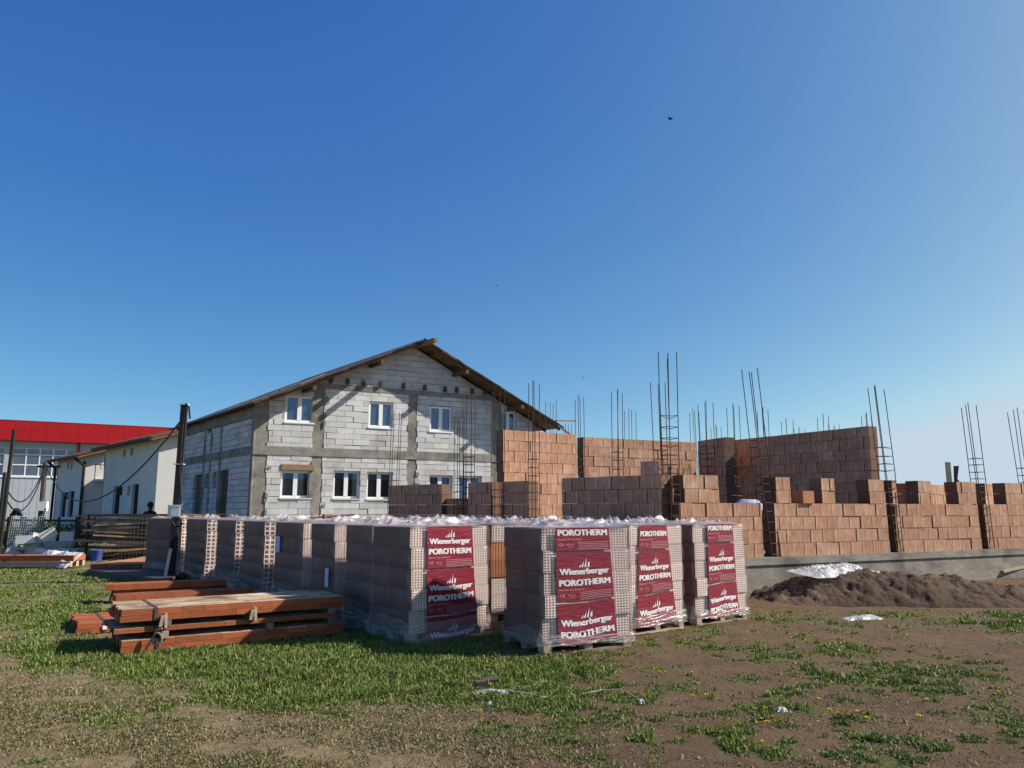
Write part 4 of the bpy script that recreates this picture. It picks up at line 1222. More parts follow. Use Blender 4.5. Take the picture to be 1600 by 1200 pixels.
mb = MB(); c = roof_pt(tgf - .35, s0r - .1, .05); mb.box(c, fd * .9 + Vector((0, 0, .04)), sd * .1, (0, 0, .04)); mb.build('loose_batten', M['wood'], house)
mb = MB(); c = roof_pt(tgf - .2, s0r - .02, -.06); mb.box(c, fd * .75 + Vector((0, 0, -.42)), sd * .08, (0, 0, .05)); mb.build('loose_batten', M['wood'], house)
for k in range(7):      # loose bits of board and felt along the left edge of the roof
    t = tlf + .1 + random.random() * 1.8; mb = MB(); mb.tint = random.random(); s_ = s0r + random.random() * 4; a = roof_pt(t, s_, .052)
    mb.box(a, roof_pt(t + random.uniform(.3, .9), s_ + random.uniform(-.3, .3), .052 + random.uniform(0, .05)) - a, sd * .1, (0, 0, .03)); mb.build('loose_batten', M['wood_grey'], house)

# ------------------------------------------------------------------ rendered houses behind
def rendered_house(px_c, Y_c, wlen, slen, zeave, label, doors, slits, sang=133):
    C = XY(px_c, Y_c); h = thing('rendered_house', label, 'house', C)
    w = dirv(28); s = dirv(sang); n_in = Vector((s.y, -s.x, 0)); n_in = n_in if n_in.x > 0 else -n_in
    nf = Vector((-w.y, w.x, 0))
    ridge = zeave + wlen / 2 * .31
    # side wall with real openings
    op = []
    nrm = Vector((s.y, -s.x, 0))
    def uz(px, py): P = on_plane(px, py, C, nrm); return (P - C).dot(s), P.z
    for (x0, y0, x1, y1) in doors + slits:
        a, b = uz(x0, y0), uz(x1, y1); op.append((min(a[0], b[0]), max(a[0], b[0]), max(0, b[1]), a[1]))
    cells = [(0, slen, -.1, zeave)]
    for o in op: cells = [q for c in cells for q in subtract(c, o)]
    mb = MB()
    for (a, b, c, d) in cells: mb.prism([C + s * a + Vector((0, 0, c)), C + s * b + Vector((0, 0, c)), C + s * b + Vector((0, 0, d)), C + s * a + Vector((0, 0, d))], n_in * .25)
    mb.build('side_wall', M['render'], h)
    for i, (a, b, c, d) in enumerate(op):
        mb = MB(); mb.box(C + s * a + n_in * .15 + Vector((0, 0, c)), s * (b - a), n_in * .05, (0, 0, d - c)); mb.build('door' if i < len(doors) else 'window', M['void'] if i < len(doors) else M['glass_dark'], h)
    mb = MB(); g = [(0, -.1), (wlen, -.1), (wlen, zeave), (wlen / 2, ridge), (0, zeave)]
    mb.prism([C + w * u + Vector((0, 0, z)) - nf * .004 for u, z in g], nf * .24); mb.build('front_wall', M['render'], h)
    mb = MB(); mb.prism([C + s * slen + w * u + Vector((0, 0, z)) for u, z in g], -s * .24); mb.box(C + w * wlen + s * .3, -w * .25, s * (slen - .6), (0, 0, zeave)); mb.build('back_wall', M['render'], h)
    def rp(u, v, dz=0): return C + w * u + s * v + Vector((0, 0, zeave + (.31 * u if u < wlen / 2 else .31 * (wlen - u)) + dz))
    for (u0, u1) in ((-.6, wlen / 2), (wlen / 2, wlen + .6)):
        mb = MB(); N_ = 22
        for i in range(N_):
            va, vb = -.7 + (slen + 1.3) * i / N_, -.7 + (slen + 1.3) * (i + 1) / N_
            mb.tint = random.random(); mb.prism([rp(u0, va, .16), rp(u1, va, .16), rp(u1, vb, .16), rp(u0, vb, .16)], (0, 0, .09 + .02 * (i % 2)))
        mb.build('roof', M['tile'], h)
        mb = MB(); mb.prism([rp(u0 + .02, -.66, .04), rp(u1, -.66, .04), rp(u1, slen + .5, .04), rp(u0 + .02, slen + .5, .04)], (0, 0, .115)); mb.build('soffit', M['wood'], h)
    mb = MB(); mb.tube([rp(-.62, -.7, .12), rp(-.62, slen + .5, .12)], .07, 8); mb.build('gutter', M['black'], h)
    return h, C, w, s, nf
H2, C2, w2, s2, n2 = rendered_house(242, 40, 11.5, 9.4, 5.2, 'pale rendered house with two dark doors, right behind the grey block house', [(178, 760, 185, 806), (207, 757, 213.5, 806)], [(187.5, 760, 191, 774), (199.5, 759, 203, 774), (192.5, 703, 196, 713), (203.5, 700.5, 207.5, 711)])
H3, C3, w3, s3, n3 = rendered_house(126, 49, 11.5, 6.7, 4.9, 'farthest pale rendered house with a small balcony and downpipes', [(96, 770, 101, 808), (108, 768, 113, 808)], [(104, 769, 106, 780), (106, 722, 107.5, 733), (111.5, 722, 113, 733)])
mb = MB(); q = C3 - n3 * .12
mb.tube([q + Vector((0, 0, 4.6)), q + Vector((0, 0, 0))], .09, 8); mb.tube([q + w3 * -.55 - n3 * .4 + Vector((0, 0, 4.75)), q + Vector((0, 0, 4.3))], .08, 8)
mb.build('downpipe', M['black'], H3); mb = MB()
q = C3 + s3 * 6.7 - w3 * .12
mb.tube([q + Vector((0, 0, 4.6)), q + Vector((0, 0, 0))], .09, 8); mb.tube([q - w3 * .5 + Vector((0, 0, 4.85)), q + Vector((0, 0, 4.4))], .08, 8)
mb.build('downpipe', M['black'], H3)
def f3(px, py): P = on_plane(px, py, C3, n3); return (P - C3).dot(w3), P.z
a, b = f3(160.5, 714), f3(166, 730)
mb = MB(); mb.box(C3 + w3 * a[0] - n3 * .02 + Vector((0, 0, b[1])), w3 * (b[0] - a[0] + .5), n3 * .05, (0, 0, a[1] - b[1])); mb.build('window', M['glass_dark'], H3)
mb = MB(); a, b = f3(159.8, 713), f3(161, 731); mb.box(C3 + w3 * a[0] - n3 * .03 + Vector((0, 0, b[1])), w3 * .12, n3 * .05, (0, 0, a[1] - b[1])); mb.build('window_frame', M['white'], H3)
a, b = f3(147, 741), f3(166, 752)
mb = MB(); mb.box(C3 + w3 * a[0] - n3 * .9 + Vector((0, 0, b[1] - .05)), w3 * 2.6, n3 * .9, (0, 0, .15)); mb.build('balcony', M['render'], H3)
mb = MB()
for k in range(5): q = C3 + w3 * (a[0] + .05 + k * .6) - n3 * .85 + Vector((0, 0, b[1] + .1)); mb.tube([q, q + Vector((0, 0, .9))], .025, 6)
q = C3 + w3 * a[0] - n3 * .85 + Vector((0, 0, b[1] + 1.0)); mb.tube([q, q + w3 * 2.6], .03, 6); mb.build('railing', M['black'], H3)

# ------------------------------------------------------------------ the factory with the red fascia
G0 = at(-200, 690, 72.0); G0.z = 0
gd = dirv(29.5); gb = Vector((-gd.y, gd.x, 0))
def g_tz(px, py, off=0): P = on_plane(px, py, G0 - gb * off, gb); return (P - G0 + gb * off).dot(gd), P.z
fac = thing('factory_hall', 'long factory hall with bright red fascia and pale grey walls behind the houses', 'factory', G0)
GL = 60
zt_, zf_ = g_tz(60, 659)[1], g_tz(60, 689.5, .8)[1]
zt_ = g_tz(60, 659, .8)[1]
wr_ = []
for (x0, x1) in ((-60, 3.5), (21, 121)):
    a, b = g_tz(x0, 700), g_tz(x1, 743)
    wr_.append((a[0], b[0], g_tz(60, 744)[1], g_tz(60, 701)[1]))
cells = [(0, GL, -.1, zf_)]
for o in wr_: cells = [q for c in cells for q in subtract(c, o)]
mb = MB()
for (a, b, c, d) in cells: mb.prism([G0 + gd * a + Vector((0, 0, c)), G0 + gd * b + Vector((0, 0, c)), G0 + gd * b + Vector((0, 0, d)), G0 + gd * a + Vector((0, 0, d))], gb * .3)
u = .5
while u < GL:
    for (a, b, c, d) in cells:
        if a + .05 < u < b - .1: mb.box(G0 + gd * u - gb * .014 + Vector((0, 0, c)), gd * .06, gb * .012, (0, 0, d - c))
    u += .55
mb.build('wall', M['greyclad'], fac)
mb = MB(); mb.box(G0 + gb * .3 + Vector((0, 0, 0)), gd * GL, gb * 25, (0, 0, zf_ + .3)); mb.build('hall_body', M['greyclad'], fac)
mb = MB(); u = 0; k = 0
while u < GL:
    for (z0, z1) in ((zf_, (zf_ + zt_) / 2), ((zf_ + zt_) / 2, zt_)):
        mb.tint = random.random(); mb.box(G0 + gd * (u + .008) - gb * .8 + Vector((0, 0, z0 + .01)), gd * 1.384, gb * .7, (0, 0, z1 - z0 - .018))
    u += 1.4
mb.build('red_fascia', M['redclad'], fac)
mb = MB(); mb.box(G0 - gb * .82 + Vector((0, 0, zt_)), gd * GL, gb * .9, (0, 0, .07)); mb.box(G0 - gb * .76 + Vector((0, 0, zf_ + .01)), gd * GL, gb * .6, (0, 0, zt_ - zf_ - .03)); mb.build('coping', M['redclad'], fac)
for (a, b, c, d) in wr_:
    mb = MB(); ncol = max(2, int(round((b - a) / 1.15))); hs = [0, .40, .77, 1]
    for i in range(ncol + 1):
        x = a + (b - a) * i / ncol; mb.box(G0 + gd * (x - .05) + gb * .06 + Vector((0, 0, c)), gd * .1, gb * .08, (0, 0, d - c))
    for f in hs: mb.box(G0 + gd * a + gb * .055 + Vector((0, 0, c + (d - c) * f - .05)), gd * (b - a), gb * .07, (0, 0, .1))
    fr = mb.build('window', M['white'], fac)
    mb = MB(); mb.box(G0 + gd * a + gb * .11 + Vector((0, 0, c)), gd * (b - a), gb * .03, (0, 0, d - c)); mb.build('pane', M['glass_fac'], fr)
    mb = MB(); mb.box(G0 + gd * (a - .2) - gb * .1 + Vector((0, 0, c - .16)), gd * (b - a + .4), gb * .14, (0, 0, .15)); mb.build('sill', M['white'], fr)
a = g_tz(123, 700); mb = MB(); mb.tube([G0 + gd * a[0] - gb * .15 + Vector((0, 0, zf_)), G0 + gd * a[0] - gb * .15 + Vector((0, 0, 0))], .12, 8); mb.build('downpipe', M['redclad'], fac)

# ------------------------------------------------------------------ poles, meter boxes, wires
PB = XY(275, 17.0); PT = at(288, 633, 17.05)
pole = thing('service_pole', 'dark square service pole with a grey meter box, standing among the pallets', 'pole', PB)
mb = MB(); ax_ = PT - PB
mb.box(PB - Vector((.06, .05, 0)), (.13, .03, 0), (-.02, .12, 0), ax_); mb.build('post', M['black'], pole)
mb = MB(); mb.box(PB + ax_ * .655 + Vector((-.11, -.07, 0)), (.21, .035, 0), (-.02, .14, 0), (0, 0, .02)); mb.box(PT + Vector((-.1, -.06, .0)), (.19, .03, 0), (-.02, .14, 0), (0, 0, .03)); mb.build('band', M['grey_box'], pole)
bx_ = at(269, 808, 16.8)
mb = MB(); mb.prism([(bx_.x - .15, bx_.y + .10, bx_.z), (bx_.x - .03, bx_.y - .03, bx_.z), (bx_.x + .17, bx_.y, bx_.z), (bx_.x + .10, bx_.y + .16, bx_.z)], (0, 0, .26))
mb.build('meter_box', M['grey_box'], pole)
mb = MB(); mb.box((bx_.x - .015, bx_.y - .040, bx_.z + .02), (.175, .026, 0), (-.001, .012, 0), (0, 0, .20)); mb.box((bx_.x - .04, bx_.y - .050, bx_.z + .228), (.22, .033, 0), (-.002, .02, 0), (0, 0, .028)); mb.build('box_door', M['white'], pole)
mb = MB()
mb.tube([PT + Vector((.02, -.06, -.1)), PT + Vector((.08, -.1, .02)), PT + Vector((.15, -.1, -.05)), PT + Vector((.19, -.1, -.32))], .022, 8)
mb.tube([PB + ax_ * .97 + Vector((.03, -.08, 0)), PB + ax_ * .62 + Vector((.05, -.08, 0)), PB + ax_ * .45 + Vector((.13, -.08, 0)), PB + ax_ * .36 + Vector((.12, -.08, 0)), PB + ax_ * .24 + Vector((-.02, -.09, 0)), PB + ax_ * .1 + Vector((-.02, -.09, 0))], .02, 8)
bb = Vector((bx_.x + .02, bx_.y - .02, bx_.z))
mb.tube([bb, bb + Vector((.0, 0, -.1)), bb + Vector((.06, 0, -.19)), bb + Vector((.16, 0, -.2)), bb + Vector((.22, 0, -.12))], .02, 8)
mb.build('cable', M['cable'], pole)
mb = MB(); p = XY(263, 16.6); mb = MB(); mb.box((p.x, p.y, 0.0), (.06, 0, 0), (0, .03, 0), (.05, .1, .72)); solo(mb, 'pale_board', M['wood_pale'], 'narrow pale board leaning against the dark pole', 'board')
P4b, P4t = XY(66, 36), at(71, 722, 36)
p4 = thing('utility_pole', 'weathered utility pole with a white box before the far house', 'pole', P4b)
mb = MB(); mb.tube([P4b, P4t], [.13, .10], 8); mb.build('post', M['wood_dark'], p4)
mb = MB(); mb.box(P4t + Vector((-.3, -.1, -.25)), (1.0, .1, 0), (0, .1, 0), (0, 0, .1)); mb.build('crossarm', M['black'], p4)
q = at(62, 798, 35.7); mb = MB(); mb.box((q.x - .15, q.y, q.z), (.38, .1, 0), (-.02, .2, 0), (0, 0, .42)); mb.build('meter_box', M['white'], p4)
mb = MB(); mb.tube([q + Vector((.0, 0, 0)), q + Vector((.02, 0, -.25)), q + Vector((.2, 0, -.3)), q + Vector((.25, 0, .1))], .04, 6); mb.build('cable', M['cable'], p4)
for (pb, pt, Y, lab, r) in ((7, (22.5, 671), 24, 'tall thin black pole near the left edge', .058), (2, (7.5, 738), 26, 'shorter black pole at the left edge of the photo', .055)):
    b = XY(pb, Y); b.z = 0; t = at(*pt, Y); mb = MB(); mb.tube([b, t], r, 8); mb.mi = 0
    solo(mb, 'steel_pole', M['black'], lab, 'pole', loc=b)
def wire(a, b, sag, label, r=.018, n=24):
    pts = [a + (b - a) * (i / n) - Vector((0, 0, sag * 4 * (i / n) * (1 - i / n))) for i in range(n + 1)]
    mb = MB(); mb.tube(pts, r, 6); return solo(mb, 'power_line', M['cable'], label, 'cable')
wire(P4t + Vector((0, 0, -.1)), PT + Vector((-.05, 0, -.35)), 1.75, 'black cable sagging from the utility pole to the dark service pole', .022)
lq = at(-40, 700, 26)
wire(P4t + Vector((0, 0, -.15)), at(4, 748, 27), 1.2, 'upper slack cable loop left of the utility pole', .025)
wire(P4t + Vector((0, 0, -.25)), at(4, 765, 27), 1.3, 'lower slack cable loop left of the utility pole', .025)

# ------------------------------------------------------------------ left yard: fence, scrap lumber, rubble, person
def mesh_panel(a, b, h, z0, label, step=.1, r=.006, posts=True):
    a, b = Vector((a[0], a[1], z0)), Vector((b[0], b[1], z0)); d = b - a; L = d.length
    o = thing('wire_mesh_panel', label, 'mesh panel', a)
    mb = MB(); n = int(L / step)
    for i in range(n + 1): p = a + d * (i / n); mb.tube([p, p + Vector((0, 0, h))], r, 4, cap=False)
    for j in range(int(h / (step * 1.6)) + 1): mb.tube([a + Vector((0, 0, j * step * 1.6)), b + Vector((0, 0, j * step * 1.6))], r, 4, cap=False)
    mb.build('wire_grid', M['mesh_wire'], o)
    if posts:
        for p in (a, b):
            mb = MB(); mb.tube([p, p + Vector((0, 0, h + .05))], .04, 6); mb.build('post', M['steel'], o)
    return o
la, lb_ = XY(141, 24.6), XY(248, 24.2)
mesh_panel(la, lb_, 1.32, .03, 'rusty wire mesh panel holding back the scrap lumber', .12, .0035)
rr = random.Random(9)
plank_src = None
PLG = 'loose planks in the scrap lumber pile'
for k in range(95):
    lay = k // 7; z = .05 + lay * .092 + rr.uniform(-.02, .02)
    L = rr.uniform(1.3, 2.9); p = la + (lb_ - la) * rr.uniform(.05, .35) + Vector((-.35 + rr.random() * .5, .25 + (k % 7) * .2, 0))
    mb = MB(); mb.tint = rr.random()
    R = Matrix.Rotation(rr.uniform(.02, .42), 3, 'Z') @ Matrix.Rotation(rr.uniform(-.07, .07), 3, 'Y')
    mb.cbox(p.x + L / 2 - .3, p.y, z + .02, L, rr.uniform(.12, .22), rr.uniform(.04, .085), R)
    solo(mb, 'scrap_plank', M['wood_grey'] if rr.random() < .62 else M['wood'], 'weathered plank jumbled in the scrap lumber pile behind wire mesh', 'plank', group=PLG)
for (px, py, l, lab) in ((190, 806, 3.0, 'long pale board on top of the scrap lumber pile'), (205, 804, 2.4, 'second pale board lying across the top of the lumber pile')):
    p = at(px, py, 25.4); mb = MB(); mb.cbox(p.x, p.y, p.z, l, .22, .04, Matrix.Rotation(.12, 3, 'Z')); solo(mb, 'pale_board', M['wood'], lab, 'board')
# heap of broken grey blocks
RB = 'broken grey blocks in the heap'
heap = [(30, 858, 0, .5), (45, 856, .0, .2), (59, 858, .0, .9), (75, 860, 0, .1), (90, 858, 0, 1.2), (106, 858, 0, .1), (116, 856, 0, .05), (40, 848, .25, .8), (55, 846, .27, .3), (70, 846, .27, 1.0), (84, 846, .28, .6), (97, 846, .25, .2), (113, 842, .30, .02), (48, 842, .45, .2), (64, 842, .48, .9), (82, 838, .50, .5), (95, 850, .1, 1.4), (66, 856, .05, .4), (110, 838, .55, .3)]
for (px, py, z, rz) in heap:
    p = XY(px, 25.2 + rr.uniform(-.5, .7)); mb = MB(); mb.tint = rr.random()
    R = Matrix.Rotation(rz + rr.uniform(-.2, .2), 3, 'Z') @ Matrix.Rotation(rr.uniform(-.35, .35), 3, 'X') @ Matrix.Rotation(rr.uniform(-.35, .35), 3, 'Y')
    sx, sy, sz = rr.uniform(.35, .58), .26, .28
    mb.cbox(p.x, p.y, z + .15, sx, sy, sz, R)
    # break a corner off
    v = Vector(mb.v[2]); cc = Vector((p.x, p.y, z + .15)); mb.v[2] = tuple(v + (cc - v) * rr.uniform(.05, .3)); v = Vector(mb.v[5]); mb.v[5] = tuple(v + (cc - v) * rr.uniform(0, .2))
    solo(mb, 'grey_block', M['aac'], 'broken pale grey building block lying in the heap on the left', 'block', group=RB)
p = XY(86, 25.1); mb = MB(); mb.cbox(p.x, p.y - .2, .78, .46, .25, .28, Matrix.Rotation(.5, 3, 'Z') @ Matrix.Rotation(-.55, 3, 'Y'))
solo(mb, 'grey_block', M['aac'], 'large tilted pale block crowning the heap of grey blocks', 'block', group=RB)
# bucket
p = XY(158, 24.0); mb = MB(); n = 18; prof = [(.14, 0), (.15, .02), (.175, .30), (.185, .31), (.185, .33), (.165, .33), (.14, .03), (.0, .03)]
P = [[(p.x + r * math.cos(2 * math.pi * i / n), p.y + r * math.sin(2 * math.pi * i / n), z) for i in range(n)] for r, z in prof]
mb.grid(P, n, len(prof), wrap=True)
bk = thing('bucket', 'blue plastic bucket with a pale rim before the wire mesh', 'bucket', (p.x, p.y, 0)); mb.build('bucket_body', M['blue'], bk, smooth=True)
mb = MB(); mb.tube([(p.x + .19 * math.cos(t), p.y - .02 - .12 * math.sin(t), .31 - .10 * math.sin(t)) for t in np.linspace(0, math.pi, 10)], .008, 5); mb.build('handle', M['mesh_wire'], bk)
# plastic sheet
a, b = XY(60, 21.3), XY(128, 20.9)
crumple((a.x, a.y, 0), (b.x, b.y, 0), .7, .03, .40, 'plastic_sheet', 'crumpled clear plastic sheet trailing off the long lintel at the left', 'plastic sheet', 15, amp=.12)
# dark fence and weeds behind the heap
fa, fb_ = XY(-60, 33), XY(150, 31)
fo = thing('yard_fence', 'dark low mesh fence with posts behind the heap of grey blocks', 'fence', fa)
d = fb_ - fa
mb = MB()
for i in range(90): q = fa + d * (i / 89); mb.tube([q, q + Vector((0, 0, 1.12))], .009, 4, cap=False)
for j in range(8): mb.tube([fa + Vector((0, 0, .1 + j * .14)), fb_ + Vector((0, 0, .1 + j * .14))], .009, 4, cap=False)
mb.build('wire_grid', M['black'], fo)
mb = MB(); mb.tube([fa + Vector((0, 0, 1.12)), fb_ + Vector((0, 0, 1.12))], .045, 6); mb.build('rail', M['wood_dark'], fo)
for i in range(9): mb = MB(); q = fa + d * (i / 8); mb.tube([q, q + Vector((0, 0, 1.25))], .05, 6); mb.build('post', M['black'], fo)
def weed(px, Y, h, w, n, label, seed):
    r_ = np.random.default_rng(seed); c = XY(px, Y); o = thing('weed_bush', label, 'weeds', c, 0, 'weed bushes behind the dark fence')
    mb = MB()
    for k in range(int(n)):
        a_ = r_.uniform(0, 6.28); rr_ = w * math.sqrt(r_.random()); hh = h * (1 - .5 * (rr_ / w) ** 2) * r_.random()
        p_ = c + Vector((rr_ * math.cos(a_), rr_ * .5 * math.sin(a_), hh)); s_ = r_.uniform(.04, .09)
        u_ = Vector(r_.normal(size=3)).normalized(); v_ = u_.cross(Vector(r_.normal(size=3))).normalized()
        mb.tint = r_.random(); mb.face([p_ - u_ * s_, p_ + v_ * s_ * .5, p_ + u_ * s_, p_ - v_ * s_ * .5])
    mb.build('leaves', M['leaf'], o)
    mb = MB()
    for k in range(14):
        a_ = r_.uniform(0, 6.28); q_ = Vector((math.cos(a_) * w * .7 * r_.random(), math.sin(a_) * w * .35 * r_.random(), h * r_.uniform(.6, 1)))
        mb.tube([c + Vector((0, 0, -.02)) + q_ * .15 * Vector((1, 1, 0)).length, c + q_], .01, 4)
    mb.build('stems', M['leaf'], o)
weed(48, 34.5, .95, 1.2, 1500, 'dark weed bush behind the fence beside the mesh crate', 1)
weed(78, 34.5, 1.1, 1.0, 1600, 'bright weed bush behind the fence between the pole and the sheet', 2)
weed(118, 33.5, 1.0, 1.3, 1700, 'broad weed bush behind the fence beside the lumber pile', 3)
a = XY(18, 29); cr = thing('wire_crate', 'pale grey wire mesh crate panel standing by the black poles', 'crate', a)
mb = MB(); A = Vector((.75, .1, -.02)); Bk = Vector((.1, .5, 0)); Hh = Vector((.06, 0, 1.05)); a = a + Vector((0, 0, .25))
for i in range(11): mb.tube([a + A * (i / 10), a + A * (i / 10) + Hh], .009, 4); mb.tube([a + Bk + A * (i / 10), a + Bk + A * (i / 10) + Hh], .009, 4)
for j in range(12): mb.tube([a + Hh * (j / 11), a + A + Hh * (j / 11)], .009, 4); mb.tube([a + Bk + Hh * (j / 11), a + Bk + A + Hh * (j / 11)], .009, 4)
mb.build('wire_grid', M['grey_box'], cr)
mb = MB()
for q in (a, a + A, a + Bk, a + A + Bk): mb = MB(); mb.box(q + Vector((0, 0, -.25)), (.04, 0, 0), (0, .04, 0), Hh + Vector((0, 0, .25))); mb.build('post', M['mesh_wire'], cr)
q = XY(25, 38); mb = MB()
mb.tube([at(17, 806, 38), at(24, 795.5, 38), at(28, 795.5, 38), at(33.5, 806, 38)], .07, 6); mb.tube([at(20, 803, 38), at(30, 803, 38)], .06, 6); mb.tube([at(17, 806, 38), at(16, 860, 38)], .06, 6); mb.tube([at(33.5, 806, 38), at(34, 860, 38)], .06, 6); mb.tube([at(22, 806, 38), at(26, 797, 38), at(29, 806, 38)], .05, 6)
solo(mb, 'trestle', M['black'], 'black steel trestle with an A shaped top behind the mesh crate', 'trestle')

def person():
    c = XY(235.5, 27.6); o = thing('person', 'person in a black top and olive trousers seen from behind over the lumber pile', 'person', c)
    V = [(0, 0, .98), (0, .01, 1.15), (0, .0, 1.34), (0, 0, 1.47), (0, .01, 1.56), (0, .0, 1.68), (.0, .0, 1.78), (.17, 0, 1.43), (.27, .03, 1.18), (.22, .18, .98), (.2, .25, .93), (-.17, 0, 1.43), (-.27, .03, 1.18), (-.22, .18, .98), (-.2, .25, .93), (.1, 0, .88), (.12, .02, .48), (.12, -.02, .09), (.13, .14, .04), (-.1, 0, .88), (-.12, .02, .48), (-.12, -.02, .09), (-.13, .14, .04)]
    R = [.15, .145, .165, .09, .055, .095, .085, .075, .052, .042, .035, .075, .052, .042, .035, .1, .07, .05, .045, .1, .07, .05, .045]
    E_ = [(0, 1), (1, 2), (2, 3), (3, 4), (4, 5), (5, 6), (2, 7), (7, 8), (8, 9), (9, 10), (2, 11), (11, 12), (12, 13), (13, 14), (0, 15), (15, 16), (16, 17), (17, 18), (0, 19), (19, 20), (20, 21), (21, 22)]
    me = bpy.data.meshes.new('body'); me.from_pydata(V, E_, []); ob = bpy.data.objects.new('body', me); COL.objects.link(ob)
    sk = ob.modifiers.new('skin', 'SKIN'); sv = me.skin_vertices[0].data
    for i, r in enumerate(R): sv[i].radius = (r * (1.25 if i in (1, 2, 0) else 1), r * (.8 if i in (1, 2, 0) else 1)) if False else (r, r); sv[i].use_root = (i == 0)
    ob.modifiers.new('sub', 'SUBSURF').levels = 2
    dg = bpy.context.evaluated_depsgraph_get(); dg.update()
    nm = bpy.data.meshes.new_from_object(ob.evaluated_get(dg)); bpy.data.objects.remove(ob)
    nm.name = 'body'
    for m_ in (M['cloth_black'], M['cloth_olive'], M['skin']): nm.materials.append(m_)
    for p in nm.polygons:
        z = p.center.z; x = abs(p.center.x); p.use_smooth = True
        p.material_index = 2 if (z > 1.52 or (x > .17 and z < 1.0 and z > .85 and p.center.y > .14)) else (1 if z < 1.14 and x < .2 else 0)
    b = child('body', nm, o)
    mb = MB(); P = []
    for j in range(8):
        th = math.pi * .62 * j / 7; P.append([(.103 * math.sin(th) * math.cos(k * .5236), -.01 + .112 * math.sin(th) * math.sin(k * .5236), 1.70 + .135 * math.cos(th)) for k in range(12)])
    mb.grid(P, 12, 8, wrap=True); hb = mb.build('hair', M['hair'], o, smooth=True, local=True)
person()

# ------------------------------------------------------------------ birds
def bird(px, py, Y, span, label, rz=0.0, roll=.5):
    c = at(px, py, Y); o = thing('bird', label, 'bird', c, rz)
    mb = MB(); L = span * .5
    mb.tube([(0, -L * .5, 0), (0, -L * .35, 0), (0, -L * .05, .01), (0, L * .25, .02), (0, L * .42, .02), (0, L * .55, .01)], [.02 * span, .09 * span, .13 * span, .11 * span, .07 * span, .01 * span], 8)
    mb.face([(-.08 * span, -L * .9, 0), (.08 * span, -L * .9, 0), (.02 * span, -L * .35, .005), (-.02 * span, -L * .35, .005)])
    mb.build('body', M['feather'], o, local=True, smooth=True)
    for s in (-1, 1):
        mb = MB(); k = math.sin(roll) if s > 0 else math.sin(roll * .3)
        a = [(s * .04 * span, L * .2, .02), (s * .26 * span, L * .32, .26 * span * k), (s * .5 * span, -L * .05, .5 * span * k), (s * .27 * span, -L * .12, .24 * span * k), (s * .04 * span, -L * .22, .015)]
        mb.prism(a, (0, 0, .012 * span)); mb.build('wing', M['feather'], o, local=True)
    return o
bird(1047.5, 186, 30, .36, 'largest dark bird gliding high in the blue sky, upper right', rz=.9, roll=1.1)
bird(777, 447, 60, .34, 'tiny dark bird in the sky above the house ridge', rz=.3)
bird(911, 590, 70, .32, 'tiny dark bird low in the sky over the tall rebar', rz=1.2)

# ------------------------------------------------------------------ far things right: trees and a mast on the horizon
for (px, Y, h, w, lab, sd_) in ((1419, 260, 4.6, 7, 'far small tree clump on the horizon through the front bay', 4), (1650, 300, 7, 9, 'far tree beyond the right edge bay', 6)):
    r_ = np.random.default_rng(sd_); c = XY(px, Y); o = thing('far_tree', lab, 'tree', c)
    mb = MB()
    for k in range(900):
        d = Vector(r_.normal(size=3)); d.normalize(); d *= r_.random() ** .4
        p_ = c + Vector((d.x * w * .5, d.y * w * .4, h * .58 + d.z * h * .42)); s_ = r_.uniform(.2, .5); u_ = Vector(r_.normal(size=3)).normalized(); v_ = u_.cross(Vector(r_.normal(size=3))).normalized()
        mb.tint = r_.random(); mb.face([p_ - u_ * s_, p_ + v_ * s_ * .6, p_ + u_ * s_, p_ - v_ * s_ * .6])
    mb.build('crown', M['leaf'], o)
    mb = MB(); mb.tube([c, c + Vector((0, 0, h * .6))], [.3, .15], 6); mb.build('trunk', M['wood_dark'], o)

# ------------------------------------------------------------------ litter, dandelions, stones
def litter(px, py, l, w, seed, label, m='sheet', amp=.05, ang=0):
    p = gnd(px, py); d = dirv(ang)
    return crumple((p.x - d.x * l / 2, p.y - d.y * l / 2, 0), (p.x + d.x * l / 2, p.y + d.y * l / 2, 0), w, .005, .02, 'plastic_scrap', label, 'litter', seed, nu=16, nv=8, amp=amp, m=m)
litter(772, 1085, .30, .06, 21, 'white strip of plastic film on the grass, beside the brown rope', amp=.02, ang=-8)
litter(765, 1106, .06, .05, 23, 'small white crumpled scrap on the grass in front', amp=.03)
litter(1350, 968, .62, .16, 25, 'torn white plastic lying in the grass before the soil heap', amp=.035, ang=12)
litter(1214, 931, .30, .16, 27, 'white plastic scrap at the foot of the soil heap beside the foundation', amp=.16)
litter(1222, 1112, .08, .05, 29, 'small pale scrap among the dandelions', amp=.015)
litter(1003, 1100, .045, .03, 30, 'tiny white paper scrap at the end of the rope', amp=.015)
mb = MB(); pts = [gnd(x, y) + Vector((0, 0, .02)) for x, y in ((752, 1088), (790, 1084), (806, 1087), (822, 1089), (845, 1094), (862, 1092), (900, 1090), (940, 1082), (975, 1083), (990, 1092), (1000, 1099))]
mb.tube(pts, [.012, .016, .017, .016, .013, .008, .006, .005, .005, .005, .004], 6); solo(mb, 'rope', M['wood_pallet'], 'pale twisted rope lying on the ground beside white film', 'rope')
mb = MB()
for (px, py, s) in ((765, 1068, .07), (750, 1072, .05)):
    p = gnd(px, py); mb.cbox(p.x, p.y, .03, s * 2, s, .03, Matrix.Rotation(.4, 3, 'Z') @ Matrix.Rotation(.2, 3, 'X'))
solo(mb, 'tile_shard', M['wood_dark'], 'dark broken shard lying in the grass near the white strip', 'shard')
